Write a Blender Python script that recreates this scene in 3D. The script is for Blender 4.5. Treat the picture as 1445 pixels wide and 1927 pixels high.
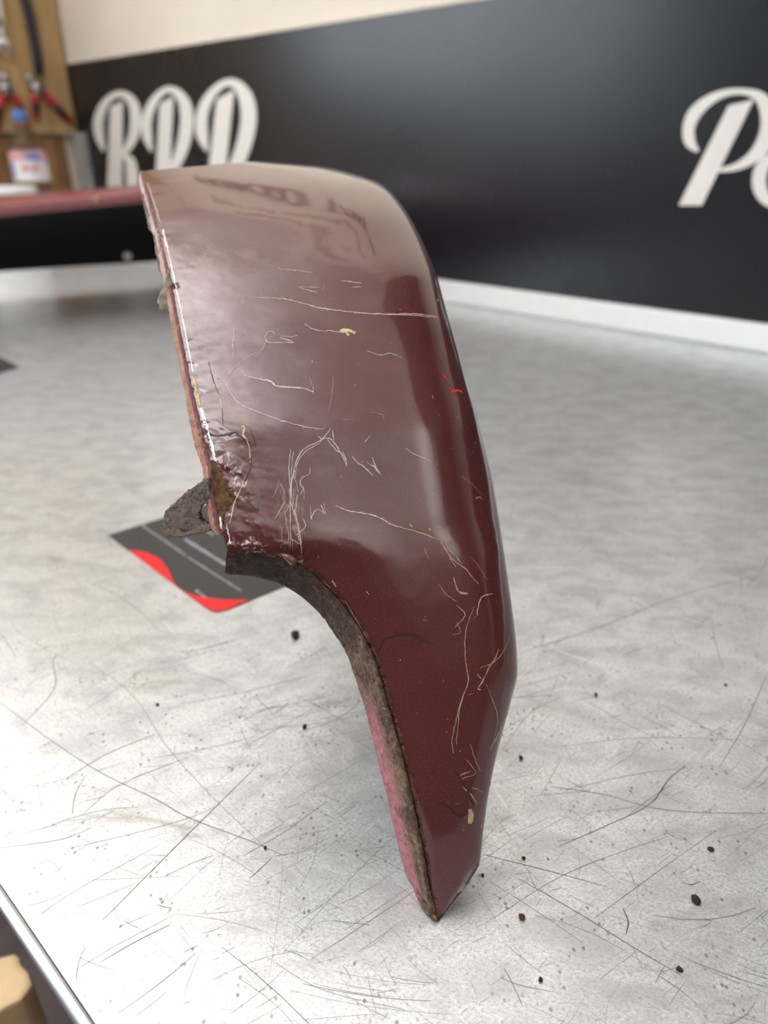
import bpy, bmesh, math, random
import numpy as np
from mathutils import Vector, Matrix
from mathutils.bvhtree import BVHTree

for o in list(bpy.data.objects):
    bpy.data.objects.remove(o, do_unlink=True)
scene = bpy.context.scene
COL = scene.collection
random.seed(7)
RNG = np.random.default_rng(11)

# ------------------------------------------------------------------ camera
W, HH, F = 1445.0, 1927.0, 1336.0
H = 0.22                                   # camera height above the bench (m)
PITCH = math.radians(26.9)
cam_d = bpy.data.cameras.new('camera')
cam = bpy.data.objects.new('camera', cam_d)
COL.objects.link(cam)
cam.location = (0, 0, H)
cam.rotation_euler = (math.pi / 2 - PITCH, 0, 0)
cam_d.sensor_fit = 'VERTICAL'
cam_d.sensor_height = 36.0
cam_d.lens = F / HH * 36.0
cam_d.clip_start = 0.005
cam_d.dof.use_dof = True
cam_d.dof.focus_distance = 0.225
cam_d.dof.aperture_fstop = 8.2
scene.camera = cam

# ------------------------------------------------------------------ world and light
world = bpy.data.worlds.new('world')
scene.world = world
world.use_nodes = True
wb = world.node_tree.nodes['Background']
wb.inputs['Color'].default_value = (0.86, 0.92, 1.0, 1)
wb.inputs['Strength'].default_value = 0.07

def area(name, loc, target, sx, sy, power, color):
    d = bpy.data.lights.new(name, 'AREA')
    d.shape = 'RECTANGLE'
    d.size, d.size_y, d.energy, d.color = sx, sy, power, color
    o = bpy.data.objects.new(name, d)
    COL.objects.link(o)
    o.location = loc
    v = Vector(target) - Vector(loc)
    o.rotation_euler = v.to_track_quat('-Z', 'Y').to_euler()
    return o

Z_ = Vector((0, 0, 1))
LAMP_B = Vector((-1.35, -0.55, 1.72))
UPS = [Vector((-1.0, 0.25, 1.08)), Vector((1.15, -0.35, 1.08)), Vector((-0.1, -1.9, 1.08))]     # unseen up-lights, added to brighten the ceiling
# daylight through the side window: centre and inward direction of window_1 in the left wall
WIN_C, WIN_IN = Vector((-2.0005, 0.5953, 0.97)), Vector((0.7415, -0.6709, 0.0))
area('window_daylight', WIN_C, WIN_C + WIN_IN, 2.2, 1.1, 34, (0.80, 0.90, 1.0))
area('ceiling_lamp_light', LAMP_B - Vector((0, 0, 0.005)), LAMP_B - Z_, 0.3, 1.0, 6, (0.90, 0.96, 1.0))
area('added_uplight', UPS[0] + Vector((0, 0, 0.035)), UPS[0] + Z_, 0.10, 1.3, 52, (0.97, 0.98, 1.0))
area('added_uplight', UPS[1] + Vector((0, 0, 0.035)), UPS[1] + Z_, 0.10, 1.3, 34, (0.99, 0.98, 0.97))
area('added_uplight', UPS[2] + Vector((0, 0, 0.035)), UPS[2] + Z_, 0.10, 1.3, 20, (0.99, 0.98, 0.97))

scene.view_settings.view_transform = 'Standard'
scene.view_settings.look = 'None'
scene.view_settings.gamma = 1.0
scene.view_settings.use_curve_mapping = False
scene.view_settings.exposure = 0.2

# ------------------------------------------------------------------ geometry helpers
SP, CP = math.sin(PITCH), math.cos(PITCH)

def ray(px, py):
    """direction (x right, y forward, z up) of the line of sight measured on the photograph"""
    r = px - W / 2
    u = HH / 2 - py
    return Vector((r, F * CP + u * SP, -F * SP + u * CP))

CAMP = Vector((0, 0, H))

def ground(px, py, z=0.0):
    d = ray(px, py)
    return CAMP + d * ((z - H) / d.z)

def at_y(px, py, Y):
    d = ray(px, py)
    return CAMP + d * (Y / d.y)

def on_plane(px, py, p0, n):
    d = ray(px, py)
    return CAMP + d * ((p0 - CAMP).dot(n) / d.dot(n))

def mesh_obj(name, verts, faces, mats, parent=None, smooth=False, mi=None):
    me = bpy.data.meshes.new(name)
    me.from_pydata([tuple(v) for v in verts], [], faces)
    if not isinstance(mats, (list, tuple)):
        mats = [mats]
    for m in mats:
        me.materials.append(m)
    if mi is not None:
        me.polygons.foreach_set('material_index', mi)
    if smooth:
        me.polygons.foreach_set('use_smooth', [True] * len(me.polygons))
    me.update()
    o = bpy.data.objects.new(name, me)
    COL.objects.link(o)
    if parent is not None:
        adopt(o, parent)
    return o

def adopt(o, parent):
    o.parent = parent
    bpy.context.view_layer.update()
    o.matrix_parent_inverse = parent.matrix_world.inverted()

def empty(name, loc):
    o = bpy.data.objects.new(name, None)
    o.empty_display_size = 0.05
    COL.objects.link(o)
    o.location = loc
    bpy.context.view_layer.update()
    return o

def tag(o, label=None, cat=None, group=None, kind=None):
    if label: o['label'] = label
    if cat: o['category'] = cat
    if group: o['group'] = group
    if kind: o['kind'] = kind
    return o

def bm_obj(name, bm, mats, parent=None, smooth=False):
    me = bpy.data.meshes.new(name)
    bmesh.ops.recalc_face_normals(bm, faces=bm.faces)
    bm.to_mesh(me)
    bm.free()
    if not isinstance(mats, (list, tuple)):
        mats = [mats]
    for m in mats:
        me.materials.append(m)
    if smooth:
        me.polygons.foreach_set('use_smooth', [True] * len(me.polygons))
    o = bpy.data.objects.new(name, me)
    COL.objects.link(o)
    if parent is not None:
        adopt(o, parent)
    return o

def box_frame(bm, o, a, b, c, r0, r1, r2):
    """box spanned in a frame: origin o, axes a b c, ranges r0 r1 r2"""
    vs = []
    for i in r0:
        for j in r1:
            for k in r2:
                vs.append(bm.verts.new(o + a * i + b * j + c * k))
    for f in ((0, 1, 3, 2), (4, 6, 7, 5), (0, 4, 5, 1), (2, 3, 7, 6), (0, 2, 6, 4), (1, 5, 7, 3)):
        bm.faces.new([vs[i] for i in f])
    return vs

def bevel_all(bm, w, seg=2):
    bmesh.ops.remove_doubles(bm, verts=bm.verts, dist=1e-6)
    bmesh.ops.bevel(bm, geom=list(bm.edges), offset=w, segments=seg, affect='EDGES', profile=0.6)

def lathe(bm, prof, c, n=40):
    rings = []
    for r, z in prof:
        if r < 1e-6:
            rings.append([bm.verts.new(c + Vector((0, 0, z)))])
        else:
            rings.append([bm.verts.new(c + Vector((r * math.cos(2 * math.pi * i / n), r * math.sin(2 * math.pi * i / n), z))) for i in range(n)])
    for A, B in zip(rings[:-1], rings[1:]):
        for i in range(n):
            j = (i + 1) % n
            if len(A) == 1 and len(B) == 1:
                continue
            if len(A) == 1:
                bm.faces.new((A[0], B[j], B[i]))
            elif len(B) == 1:
                bm.faces.new((A[i], A[j], B[0]))
            else:
                bm.faces.new((A[i], A[j], B[j], B[i]))

def tube(bm, pts, radii, n=10, flat=1.0, flat_axis=None, cap=True):
    pts = [Vector(p) for p in pts]
    rings = []
    for i, p in enumerate(pts):
        t = (pts[min(i + 1, len(pts) - 1)] - pts[max(i - 1, 0)]).normalized()
        up = flat_axis if flat_axis is not None else (Vector((0, 0, 1)) if abs(t.z) < .9 else Vector((1, 0, 0)))
        a = t.cross(up).normalized()
        b = a.cross(t).normalized()
        r = radii[i]
        rings.append([bm.verts.new(p + a * (r * math.cos(2 * math.pi * k / n)) + b * (r * flat * math.sin(2 * math.pi * k / n))) for k in range(n)])
    for A, B in zip(rings[:-1], rings[1:]):
        for k in range(n):
            bm.faces.new((A[k], A[(k + 1) % n], B[(k + 1) % n], B[k]))
    if cap:
        bm.faces.new(rings[0][::-1])
        bm.faces.new(rings[-1])

def prism(bm, pts, off):
    """closed polygon pts extruded by the vector off"""
    a = [bm.verts.new(p) for p in pts]
    b = [bm.verts.new(Vector(p) + off) for p in pts]
    n = len(pts)
    bm.faces.new(a)
    bm.faces.new(b[::-1])
    for i in range(n):
        bm.faces.new((a[i], b[i], b[(i + 1) % n], a[(i + 1) % n]))

def spline(pts, n):
    """Catmull-Rom through pts, n samples"""
    P = np.array(pts, float)
    m = len(P)
    d = np.linalg.norm(np.diff(P, axis=0), axis=1) ** 0.5 + 1e-9
    t = np.concatenate([[0], np.cumsum(d)])
    T = np.zeros_like(P)
    for i in range(m):
        if i == 0: T[i] = (P[1] - P[0]) / (t[1] - t[0])
        elif i == m - 1: T[i] = (P[-1] - P[-2]) / (t[-1] - t[-2])
        else:
            a = (P[i] - P[i - 1]) / (t[i] - t[i - 1]); b = (P[i + 1] - P[i]) / (t[i + 1] - t[i])
            T[i] = (a * (t[i + 1] - t[i]) + b * (t[i] - t[i - 1])) / (t[i + 1] - t[i - 1])
    q = np.linspace(0, t[-1], n)
    k = np.clip(np.searchsorted(t, q, side='right') - 1, 0, m - 2)
    h = (t[k + 1] - t[k])
    u = ((q - t[k]) / h)
    h = h[:, None]; u = u[:, None]
    return ((2 * u**3 - 3 * u**2 + 1) * P[k] + (u**3 - 2 * u**2 + u) * h * T[k]
            + (-2 * u**3 + 3 * u**2) * P[k + 1] + (u**3 - u**2) * h * T[k + 1])

_perm = RNG.random((256, 256))
def vnoise(x, y):
    """smooth value noise, 0..1, vectorised"""
    xi = np.floor(x).astype(int); yi = np.floor(y).astype(int)
    fx = x - xi; fy = y - yi
    fx = fx * fx * (3 - 2 * fx); fy = fy * fy * (3 - 2 * fy)
    g = lambda a, b: _perm[a % 256, b % 256]
    return ((g(xi, yi) * (1 - fx) + g(xi + 1, yi) * fx) * (1 - fy)
            + (g(xi, yi + 1) * (1 - fx) + g(xi + 1, yi + 1) * fx) * fy)

def fbm(x, y, o=4):
    s = 0; a = .5
    for i in range(o):
        s = s + a * vnoise(x + 17.3 * i, y + 9.1 * i); x = x * 2.03; y = y * 2.03; a *= .5
    return s / (1 - .5 ** o)

# ------------------------------------------------------------------ materials
class Mat:
    def __init__(s, name, color=(.5, .5, .5), rough=.5, metal=0., **kw):
        s.m = bpy.data.materials.new(name)
        s.m.use_nodes = True
        s.t = s.m.node_tree
        s.b = s.t.nodes['Principled BSDF']
        s.b.inputs['Base Color'].default_value = (*color, 1)
        s.b.inputs['Roughness'].default_value = rough
        s.b.inputs['Metallic'].default_value = metal
        for k, v in kw.items():
            s.b.inputs[k.replace('_', ' ')].default_value = v
        tc = s.t.nodes.new('ShaderNodeTexCoord')
        s.co = tc.outputs['Object']
    def node(s, typ, **kw):
        n = s.t.nodes.new(typ)
        for k, v in kw.items(): setattr(n, k, v)
        return n
    def link(s, a, b): s.t.links.new(a, b)
    def set(s, sock, v):
        if isinstance(v, (int, float)): sock.default_value = v
        elif isinstance(v, tuple): sock.default_value = (*v, 1) if len(v) == 3 else v
        else: s.link(v, sock)
    def mapped(s, scale=(1, 1, 1), rot=(0, 0, 0), loc=(0, 0, 0)):
        n = s.node('ShaderNodeMapping')
        n.inputs['Scale'].default_value = scale
        n.inputs['Rotation'].default_value = rot
        n.inputs['Location'].default_value = loc
        s.link(s.co, n.inputs['Vector'])
        return n.outputs[0]
    def noise(s, scale, detail=4, rough=.55, vec=None, dist=0.):
        n = s.node('ShaderNodeTexNoise')
        n.inputs['Scale'].default_value = scale
        n.inputs['Detail'].default_value = detail
        n.inputs['Roughness'].default_value = rough
        n.inputs['Distortion'].default_value = dist
        s.link(vec if vec is not None else s.co, n.inputs['Vector'])
        return n.outputs['Fac']
    def voronoi(s, scale, vec=None, out='Distance'):
        n = s.node('ShaderNodeTexVoronoi')
        n.inputs['Scale'].default_value = scale
        s.link(vec if vec is not None else s.co, n.inputs['Vector'])
        return n.outputs[out]
    def ramp(s, fac, stops):
        n = s.node('ShaderNodeValToRGB')
        e = n.color_ramp.elements
        while len(e) < len(stops): e.new(.5)
        for i, (p, c) in enumerate(stops):
            e[i].position = p
            e[i].color = (*c, 1) if isinstance(c, tuple) else (c, c, c, 1)
        s.link(fac, n.inputs[0])
        return n.outputs[0]
    def mix(s, fac, a, b, mode='MIX'):
        n = s.node('ShaderNodeMix', data_type='RGBA', blend_type=mode)
        s.set(n.inputs[0], fac); s.set(n.inputs[6], a); s.set(n.inputs[7], b)
        return n.outputs[2]
    def math(s, op, a, b=0.):
        n = s.node('ShaderNodeMath', operation=op)
        s.set(n.inputs[0], a); s.set(n.inputs[1], b)
        return n.outputs[0]
    def attr(s, name, out='Fac'):
        n = s.node('ShaderNodeAttribute', attribute_name=name)
        return n.outputs[out]
    def bump(s, h, strength=.3, dist=.001):
        n = s.node('ShaderNodeBump')
        n.inputs['Strength'].default_value = strength
        n.inputs['Distance'].default_value = dist
        s.link(h, n.inputs['Height'])
        s.link(n.outputs[0], s.b.inputs['Normal'])
    def base(s, c): s.link(c, s.b.inputs['Base Color'])
    def rough(s, r): s.link(r, s.b.inputs['Roughness'])

def plain(name, color, rough=.5, metal=0., var=.12, scale=60, bump=0., **kw):
    m = Mat(name, color, rough, metal, **kw)
    f = m.noise(scale, 5)
    d = tuple(max(0, c * (1 - var)) for c in color)
    l = tuple(min(1, c * (1 + var)) for c in color)
    m.base(m.ramp(f, [(.3, d), (.7, l)]))
    if bump: m.bump(f, bump, .001)
    return m.m

M = {}
# worn sheet metal of the bench
m = Mat('sheet_metal', rough=.4, metal=.60)
fine = m.math('ADD', m.math('MULTIPLY', m.noise(760, 6, .75, vec=m.mapped((1, 1.5, 1), (0, 0, .6))), .6), m.math('MULTIPLY', m.noise(2600, 3, .7), .4))
blot = m.noise(38, 6, .65, vec=m.mapped((1, 1.8, 1), (0, 0, .6)), dist=.6)
big = m.noise(7, 4, .6)
c = m.ramp(fine, [(.38, (.36, .37, .38)), (.455, (.66, .68, .69)), (.56, (.90, .92, .93))])
c = m.mix(m.ramp(blot, [(.36, .6), (.58, 0.)]), c, (.46, .47, .475))
st = m.noise(21, 5, .7, vec=m.mapped((1, 2.2, 1), (0, 0, .35), (3, 1, 0)), dist=.8)
c = m.mix(m.math('MULTIPLY', m.ramp(st, [(.60, 0.), (.72, .75)]), m.ramp(big, [(.4, .2), (.6, 1.)])), c, (.33, .29, .23))
pit = m.voronoi(330, vec=m.mapped((1, .8, 1), (0, 0, .5)))
pc = m.noise(55, 3)
c = m.mix(m.math('MULTIPLY', m.ramp(pit, [(.13, 1.), (.22, 0.)]), m.ramp(pc, [(.46, 0.), (.60, .8)])), c, (.18, .17, .16))
m.base(c)
m.rough(m.ramp(blot, [(.3, .33), (.7, .275)]))
m.bump(m.noise(160, 5, .6, vec=m.mapped((1, 2.5, 1), (0, 0, .8))), .06, .0006)
M['sheet'] = m.m
M['sheet_edge'] = plain('sheet_metal_edge', (.62, .64, .68), .3, .9, .06)
M['scr_dark'] = plain('scratch_dark', (.13, .125, .12), .5, .4)
M['scr_mid'] = plain('scratch_mid', (.30, .30, .30), .45, .5)
M['scr_light'] = plain('scratch_light', (.95, .95, .94), .32, .85, .04)

# maroon car paint with rust where the vertex mask says so
m = Mat('maroon_paint', rough=.22)
fl = m.noise(3800, 2, .8)
cl = m.noise(26, 4)
c = m.ramp(fl, [(.35, (.066, .0155, .0158)), (.55, (.090, .0220, .0222)), (.74, (.18, .068, .064))])
c = m.mix(m.ramp(cl, [(.4, 0.), (.7, .3)]), c, (.10, .026, .020))
dust = m.attr('dust')
c = m.mix(dust, c, (.40, .30, .29))
rf = m.noise(300, 7, .7)
rc = m.ramp(rf, [(.25, (.022, .012, .008)), (.45, (.07, .035, .018)), (.6, (.16, .075, .03)), (.78, (.30, .16, .07))])
rm = m.attr('rust')
c = m.mix(rm, c, rc)
m.base(c)
m.rough(m.math('ADD', m.math('ADD', m.math('MULTIPLY', rm, .55), m.math('MULTIPLY', dust, .35)), .20))
cw = m.math('SUBTRACT', 1.0, rm)
m.link(m.math('MULTIPLY', cw, .9), m.b.inputs['Coat Weight'])
m.b.inputs['Coat Roughness'].default_value = .06
m.b.inputs['Specular IOR Level'].default_value = .3
m.bump(m.math('ADD', m.math('MULTIPLY', rf, rm), m.math('MULTIPLY', m.noise(900, 3), .02)), .9, .0015)
M['maroon'] = m.m

def rust_mat(name, stops, rough=.85, scale=620, pink=None, dark=None):
    m = Mat(name, rough=rough)
    f = m.math('ADD', m.math('MULTIPLY', m.noise(scale, 8, .75, dist=.5), .62), m.math('MULTIPLY', m.noise(scale * .22, 4, .6, dist=1.), .38))
    c = m.ramp(f, stops)
    if dark:
        c = m.mix(m.attr('dark'), c, m.ramp(f, dark))
    if pink:
        q = m.noise(190, 6, .75)
        a = m.math('MULTIPLY', m.attr('pink'), m.ramp(q, [(.32, 0.), (.46, 1.)]))
        c = m.mix(a, c, m.ramp(m.noise(600, 4, .7), [(.3, pink[0]), (.7, pink[1])]))
    m.base(c)
    m.bump(m.math('ADD', f, m.noise(scale * .3, 5)), 1., .0016)
    return m.m
M['rust'] = rust_mat('rusty_steel', [(.34, (.022, .013, .010)), (.44, (.085, .045, .028)), (.51, (.17, .10, .062)), (.58, (.27, .18, .13)), (.68, (.38, .20, .10))],
                     pink=((.36, .11, .13), (.56, .24, .26)), dark=[(.34, (.012, .007, .006)), (.46, (.035, .016, .012)), (.54, (.075, .032, .018)), (.62, (.20, .10, .045)), (.72, (.34, .22, .12))])
M['rust_dark'] = rust_mat('dark_rust', [(.25, (.015, .010, .008)), (.45, (.06, .035, .022)), (.6, (.14, .075, .035)), (.75, (.28, .17, .08))])
M['rust_tab'] = rust_mat('flaking_rust', [(.36, (.04, .026, .02)), (.43, (.15, .11, .09)), (.49, (.28, .25, .24)), (.55, (.30, .16, .085)), (.64, (.50, .45, .43))], scale=520)
M['primer'] = rust_mat('salmon_primer', [(.33, (.10, .04, .025)), (.42, (.40, .17, .10)), (.55, (.58, .29, .20)), (.68, (.70, .46, .34))], .7, 620, pink=((.13, .03, .04), (.30, .10, .11)), dark=[(.36, (.20, .11, .09)), (.46, (.52, .36, .30)), (.58, (.70, .56, .48))])
M['filler'] = rust_mat('old_filler_and_hole_light', [(.32, (.34, .26, .20)), (.48, (.62, .54, .46)), (.64, (.78, .64, .50))], .85, 520)
M['inner_black'] = plain('inner_black', (.008, .008, .009), .75)
M['maroon_far'] = plain('maroon_lip', (.22, .045, .055), .35, 0, .2, 40, Coat_Weight=.6)
M['m_white'] = plain('scratched_clearcoat', (.54, .43, .41), .5)
M['m_pale'] = plain('faint_scratch', (.30, .16, .16), .45)
M['m_ochre'] = plain('exposed_filler', (.60, .47, .24), .8, 0, .3, 900)
M['m_tan'] = plain('dried_residue', (.40, .28, .17), .8, 0, .3, 700)
M['m_red'] = plain('red_touch_mark', (.70, .02, .02), .4)
M['m_dark'] = plain('dark_scratch_and_crease', (.018, .008, .008), .5)
M['m_chip_glint'] = plain('bare_metal_chip_and_glint', (.72, .69, .68), .35, .5, .3, 1500)

# room
M['wall'] = plain('cream_wall', (.70, .63, .53), .7, 0, .03, 8, .05)
M['ceiling'] = plain('ceiling_paint', (.74, .71, .675), .8, 0, .03, 8)
M['floor'] = plain('floor_concrete', (.09, .07, .06), .8, 0, .3, 9)
m = Mat('gloss_black_board', (.012, .012, .014), .3)
m.rough(m.ramp(m.noise(6, 4), [(.3, .26), (.7, .31)]))
m.b.inputs['Specular IOR Level'].default_value = .52
M['board'] = m.m
M['cab'] = plain('dark_cabinet', (.03, .026, .026), .45, 0, .1)
M['ink'] = plain('dark_print', (.06, .05, .05), .6)
M['letter'] = plain('off_white_lettering', (.74, .71, .66), .5, 0, .03)
M['trim'] = plain('white_plastic', (.86, .87, .88), .28, 0, .02)
m = Mat('plywood', rough=.65)
g = m.noise(5, 6, .65, vec=m.mapped((2.5, 2.5, .6)), dist=1.2)
m.base(m.ramp(g, [(.3, (.27, .16, .065)), (.5, (.42, .27, .115)), (.7, (.50, .34, .16))]))
m.bump(g, .1)
M['ply'] = m.m
m = Mat('dark_wood', rough=.6)
g = m.noise(6, 6, .65, vec=m.mapped((6, 6, .8)), dist=1.)
m.base(m.ramp(g, [(.3, (.10, .045, .018)), (.5, (.22, .11, .04)), (.72, (.36, .20, .07))]))
M['wood'] = m.m
M['post'] = plain('grey_metal_post', (.42, .42, .40), .45, .3, .2, 20)
M['shelf'] = plain('dark_shelf', (.075, .05, .045), .7, 0, .35, 25)
M['tan'] = plain('pale_timber', (.86, .60, .33), .6, 0, .12, 30)
M['chrome'] = plain('chrome', (.75, .74, .74), .18, 1., .05)
M['steel'] = plain('tool_steel', (.32, .31, .31), .35, .9, .15)
M['navy'] = plain('navy_rubber', (.012, .014, .028), .5)
M['red'] = plain('red_grip', (.42, .015, .02), .4)
M['blackgrip'] = plain('black_grip', (.02, .016, .018), .5)
M['card'] = plain('black_card', (.035, .035, .037), .42, 0, .1, Specular_IOR_Level=.6)
M['card_red'] = plain('red_print', (.80, .012, .018), .45, 0, .04)
M['card_print'] = plain('silver_print', (.42, .43, .47), .5, 0, .25, 900)
M['crumb'] = plain('dirt_crumb', (.022, .014, .012), .9, 0, .5, 900, .5)
M['crumb_red'] = plain('rust_crumb', (.055, .014, .010), .8, 0, .5, 900, .5)
m = Mat('clear_plastic', (.93, .95, .97), .06, 0, Transmission_Weight=1., IOR=1.2)
m.bump(m.noise(60, 2), .08)
M['pet'] = m.m
M['cap'] = plain('blue_cap', (.10, .23, .55), .4)
M['lab_white'] = plain('label_white', (.80, .77, .78), .5, 0, .03)
M['lab_pink'] = plain('label_pink', (.72, .38, .42), .5)
M['lab_blue'] = plain('label_blue', (.22, .26, .62), .5)
M['lab_red'] = plain('label_red', (.70, .12, .16), .5)
M['white_pl'] = plain('white_tub_plastic', (.80, .82, .82), .35, 0, .03)
m = Mat('resin_bead', (.16, .09, .05), .12, 0, Transmission_Weight=.25, IOR=1.45)
m.bump(m.noise(400, 3), .2)
M['bead'] = m.m
m = Mat('lamp_diffuser', (.9, .9, .9), .5)
m.b.inputs['Emission Color'].default_value = (1, .96, .9, 1)
m.b.inputs['Emission Strength'].default_value = 6.
M['lamp'] = m.m

# ------------------------------------------------------------------ room frame: wall direction found from the skirting and the board's edges
g0, g1 = ground(840, 570), ground(1445, 667)
D = (g0 - g1); D.z = 0; D.normalize()                     # along the wall, to the left
N = Vector((-D.y, D.x, 0))
if N.dot(g0) < 0: N = -N                                   # from bench edge to wall
Z = Vector((0, 0, 1))
TRIM_D = 0.014
trim_n = N.dot(g0)
wall_n = trim_n + TRIM_D
e0 = N.dot(ground(0, 1712)); e1 = N.dot(ground(140, 1927))
edge_n = (e0 + e1) / 2
P0 = N * wall_n                                            # point of the wall plane at bench height
corner_s = D.dot(on_plane(150, 286, P0, N))
def wp(s, n, z): return D * s + N * n + Z * z
def wall_pt(px, py, off=0.0): return on_plane(px, py, N * (wall_n - off), N)
FLOOR = -0.92; CEIL = 1.78

def plane_obj(name, pts, mat, label, cat):
    o = mesh_obj(name, pts, [tuple(range(len(pts)))], mat)
    return o
def slab(name, o, a, b, c, r0, r1, r2, mat):
    bm = bmesh.new(); box_frame(bm, o, a, b, c, r0, r1, r2)
    return bm_obj(name, bm, mat)
O = Vector((0, 0, 0))
w = slab('wall_back', O, D, N, Z, (-5.0, corner_s + .1), (wall_n, wall_n + .1), (FLOOR, CEIL), M['wall']); tag(w, 'cream painted wall above the black board', kind='structure')
w = slab('wall_left', O, D, N, Z, (corner_s, corner_s + .1), (-3.0, wall_n), (FLOOR, CEIL), M['wall']); tag(w, 'side wall behind the tool board', kind='structure')
w = slab('floor', O, D, N, Z, (-5.0, corner_s), (-6, wall_n), (FLOOR - .05, FLOOR), M['floor']); tag(w, 'dark workshop floor', kind='structure')
w = slab('ceiling', O, D, N, Z, (-5.0, corner_s + .1), (-6, wall_n + .1), (CEIL, CEIL + .05), M['ceiling']); tag(w, 'cream ceiling', kind='structure')
bm = bmesh.new()
for r1, r2 in (((-2.06, .26), (.36, .42)), ((-2.06, .26), (1.52, 1.58)), ((-2.06, -2.0), (.42, 1.52)), ((.2, .26), (.42, 1.52)), ((-.92, -.88), (.42, 1.52))):
    box_frame(bm, O, D, N, Z, (corner_s - .03, corner_s - .001), r1, r2)
tag(bm_obj('window_1', bm, M['trim']), 'white framed side window', kind='structure')
# ceiling lamp body (out of frame, seen in reflections)
for LP, hx, hy, lb in ((LAMP_B, .17, .52, 'long ceiling lamp to the left of the near bench edge'),):
    lamp = empty('ceiling_lamp', LP); tag(lamp, lb, 'lamp')
    bm = bmesh.new(); box_frame(bm, LP, Vector((1, 0, 0)), Vector((0, 1, 0)), Z, (-hx, hx), (-hy, hy), (0.0, .06)); bevel_all(bm, .006, 2); bm_obj('housing', bm, M['trim'], lamp)
for UPL, lb in zip(UPS, ('added unseen trough lamp left of the fender, shining up at the ceiling', 'added unseen trough lamp on the right side, shining up at the ceiling', 'added unseen trough lamp behind the viewpoint, shining up at the ceiling')):
    ul = empty('added_uplighter', UPL); tag(ul, lb, 'lamp', 'added unseen trough lamps')
    for nm, r0, r2 in (('trough_base', (-.06, .06), (0, .004)), ('trough_side', (-.06, -.056), (.0041, .03)), ('trough_side', (.056, .06), (.0041, .03))):
        bm = bmesh.new(); box_frame(bm, UPL, Vector((1, 0, 0)), Vector((0, 1, 0)), Z, r0, (-.67, .67), r2); bm_obj(nm, bm, M['trim'], ul)
    for yy in (-.55, .55):
        bm = bmesh.new(); tube(bm, [UPL + Vector((0, yy, .004)), Vector((UPL.x, UPL.y + yy, CEIL - .001))], [.0015, .0015], 8); bm_obj('suspension_wire', bm, M['steel'], ul)
# unseen dark cabinet, added above the board for its dark reflection in the paint
cab = empty('added_cabinet', wp(-.8, wall_n - .12, .68)); tag(cab, 'dark cabinet added unseen above the black board for its reflection', 'cabinet')
bm = bmesh.new(); box_frame(bm, O, D, N, Z, (-1.9, .22), (wall_n - .24, wall_n - .001), (.68, 1.45)); bevel_all(bm, .004, 2); bm_obj('body', bm, M['cab'], cab)
for k_ in range(4):
    bm = bmesh.new(); box_frame(bm, O, D, N, Z, (-1.89 + k_ * .525, -1.89 + k_ * .525 + .515), (wall_n - .258, wall_n - .2405), (.69, 1.44)); bevel_all(bm, .003, 2); dr = bm_obj('door', bm, M['cab'], cab)
    bm = bmesh.new(); tube(bm, [wp(-1.84 + k_ * .525, wall_n - .268, .76), wp(-1.84 + k_ * .525, wall_n - .268, .88)], [.005, .005], 10); h_ = bm_obj('handle', bm, M['chrome'], dr, True)
# dark print on the cream wall above the frame, read only as a reflection in the paint
def wall_text(body, s_left, z0, size, step, label):
    root = empty('wall_lettering', wp(s_left, wall_n - .0012, z0)); tag(root, label, 'lettering', 'dark print on the cream wall')
    for k_, ch in enumerate(body):
        if ch == ' ': continue
        cu = bpy.data.curves.new('print', 'FONT'); cu.body = ch; cu.size = size; cu.extrude = .0008; cu.offset = .005
        to = bpy.data.objects.new('print', cu); COL.objects.link(to)
        bpy.context.view_layer.update()
        me_ = bpy.data.meshes.new_from_object(to.evaluated_get(bpy.context.evaluated_depsgraph_get()))
        bpy.data.objects.remove(to, do_unlink=True)
        xa = -D
        q_ = wp(s_left - k_ * step, wall_n - .0012, z0)
        me_.transform(Matrix(((xa.x, 0, -N.x, q_.x), (xa.y, 0, -N.y, q_.y), (0, 1, 0, q_.z), (0, 0, 0, 1))))
        me_.materials.clear(); me_.materials.append(M['ink'])
        o = bpy.data.objects.new('digit', me_); COL.objects.link(o); adopt(o, root)
wall_text('881020 17597', 1.54, .96, .24, .074, 'dark number printed on the cream wall, mirrored in the fender paint')
lw = empty('wall_lettering', wp(1.15, wall_n - .001, 1.33)); tag(lw, 'lines of dark small print above the number on the cream wall', 'lettering', 'dark print on the cream wall')
rg_ = random.Random(5)
for zz, sa, sb_, hh in ((1.30, 1.55, .72, .12), (1.54, 1.5, .8, .12)):
    bm = bmesh.new(); ss = sa
    while ss > sb_:
        wd_ = rg_.uniform(.018, .03); h2 = hh * rg_.choice([.6, .6, .65, 1.])
        for off in (0, wd_ * rg_.uniform(.5, .8)):
            box_frame(bm, O, -D, N, Z, (-ss + off, -ss + off + .010), (wall_n - .0018, wall_n - .0004), (zz, zz + h2))
        box_frame(bm, O, -D, N, Z, (-ss, -ss + wd_), (wall_n - .0019, wall_n - .0004), (zz + h2 * .6, zz + h2 * .6 + .011))
        ss -= wd_ + (.014 if rg_.random() > .15 else .05)
    tag(bm_obj('print_line', bm, M['ink'], lw), kind='stuff')

# skirting strip along the wall foot
zt = (on_plane(1445, 612, N * trim_n, N).z + on_plane(840, 530, N * trim_n, N).z) / 2
bm = bmesh.new(); box_frame(bm, O, D, N, Z, (-2.2, corner_s - .03), (trim_n, wall_n), (0.0005, zt)); bevel_all(bm, .0045, 3)
tr = bm_obj('trim_1', bm, M['trim']); tag(tr, 'white plastic strip along the foot of the black board', kind='structure')

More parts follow.
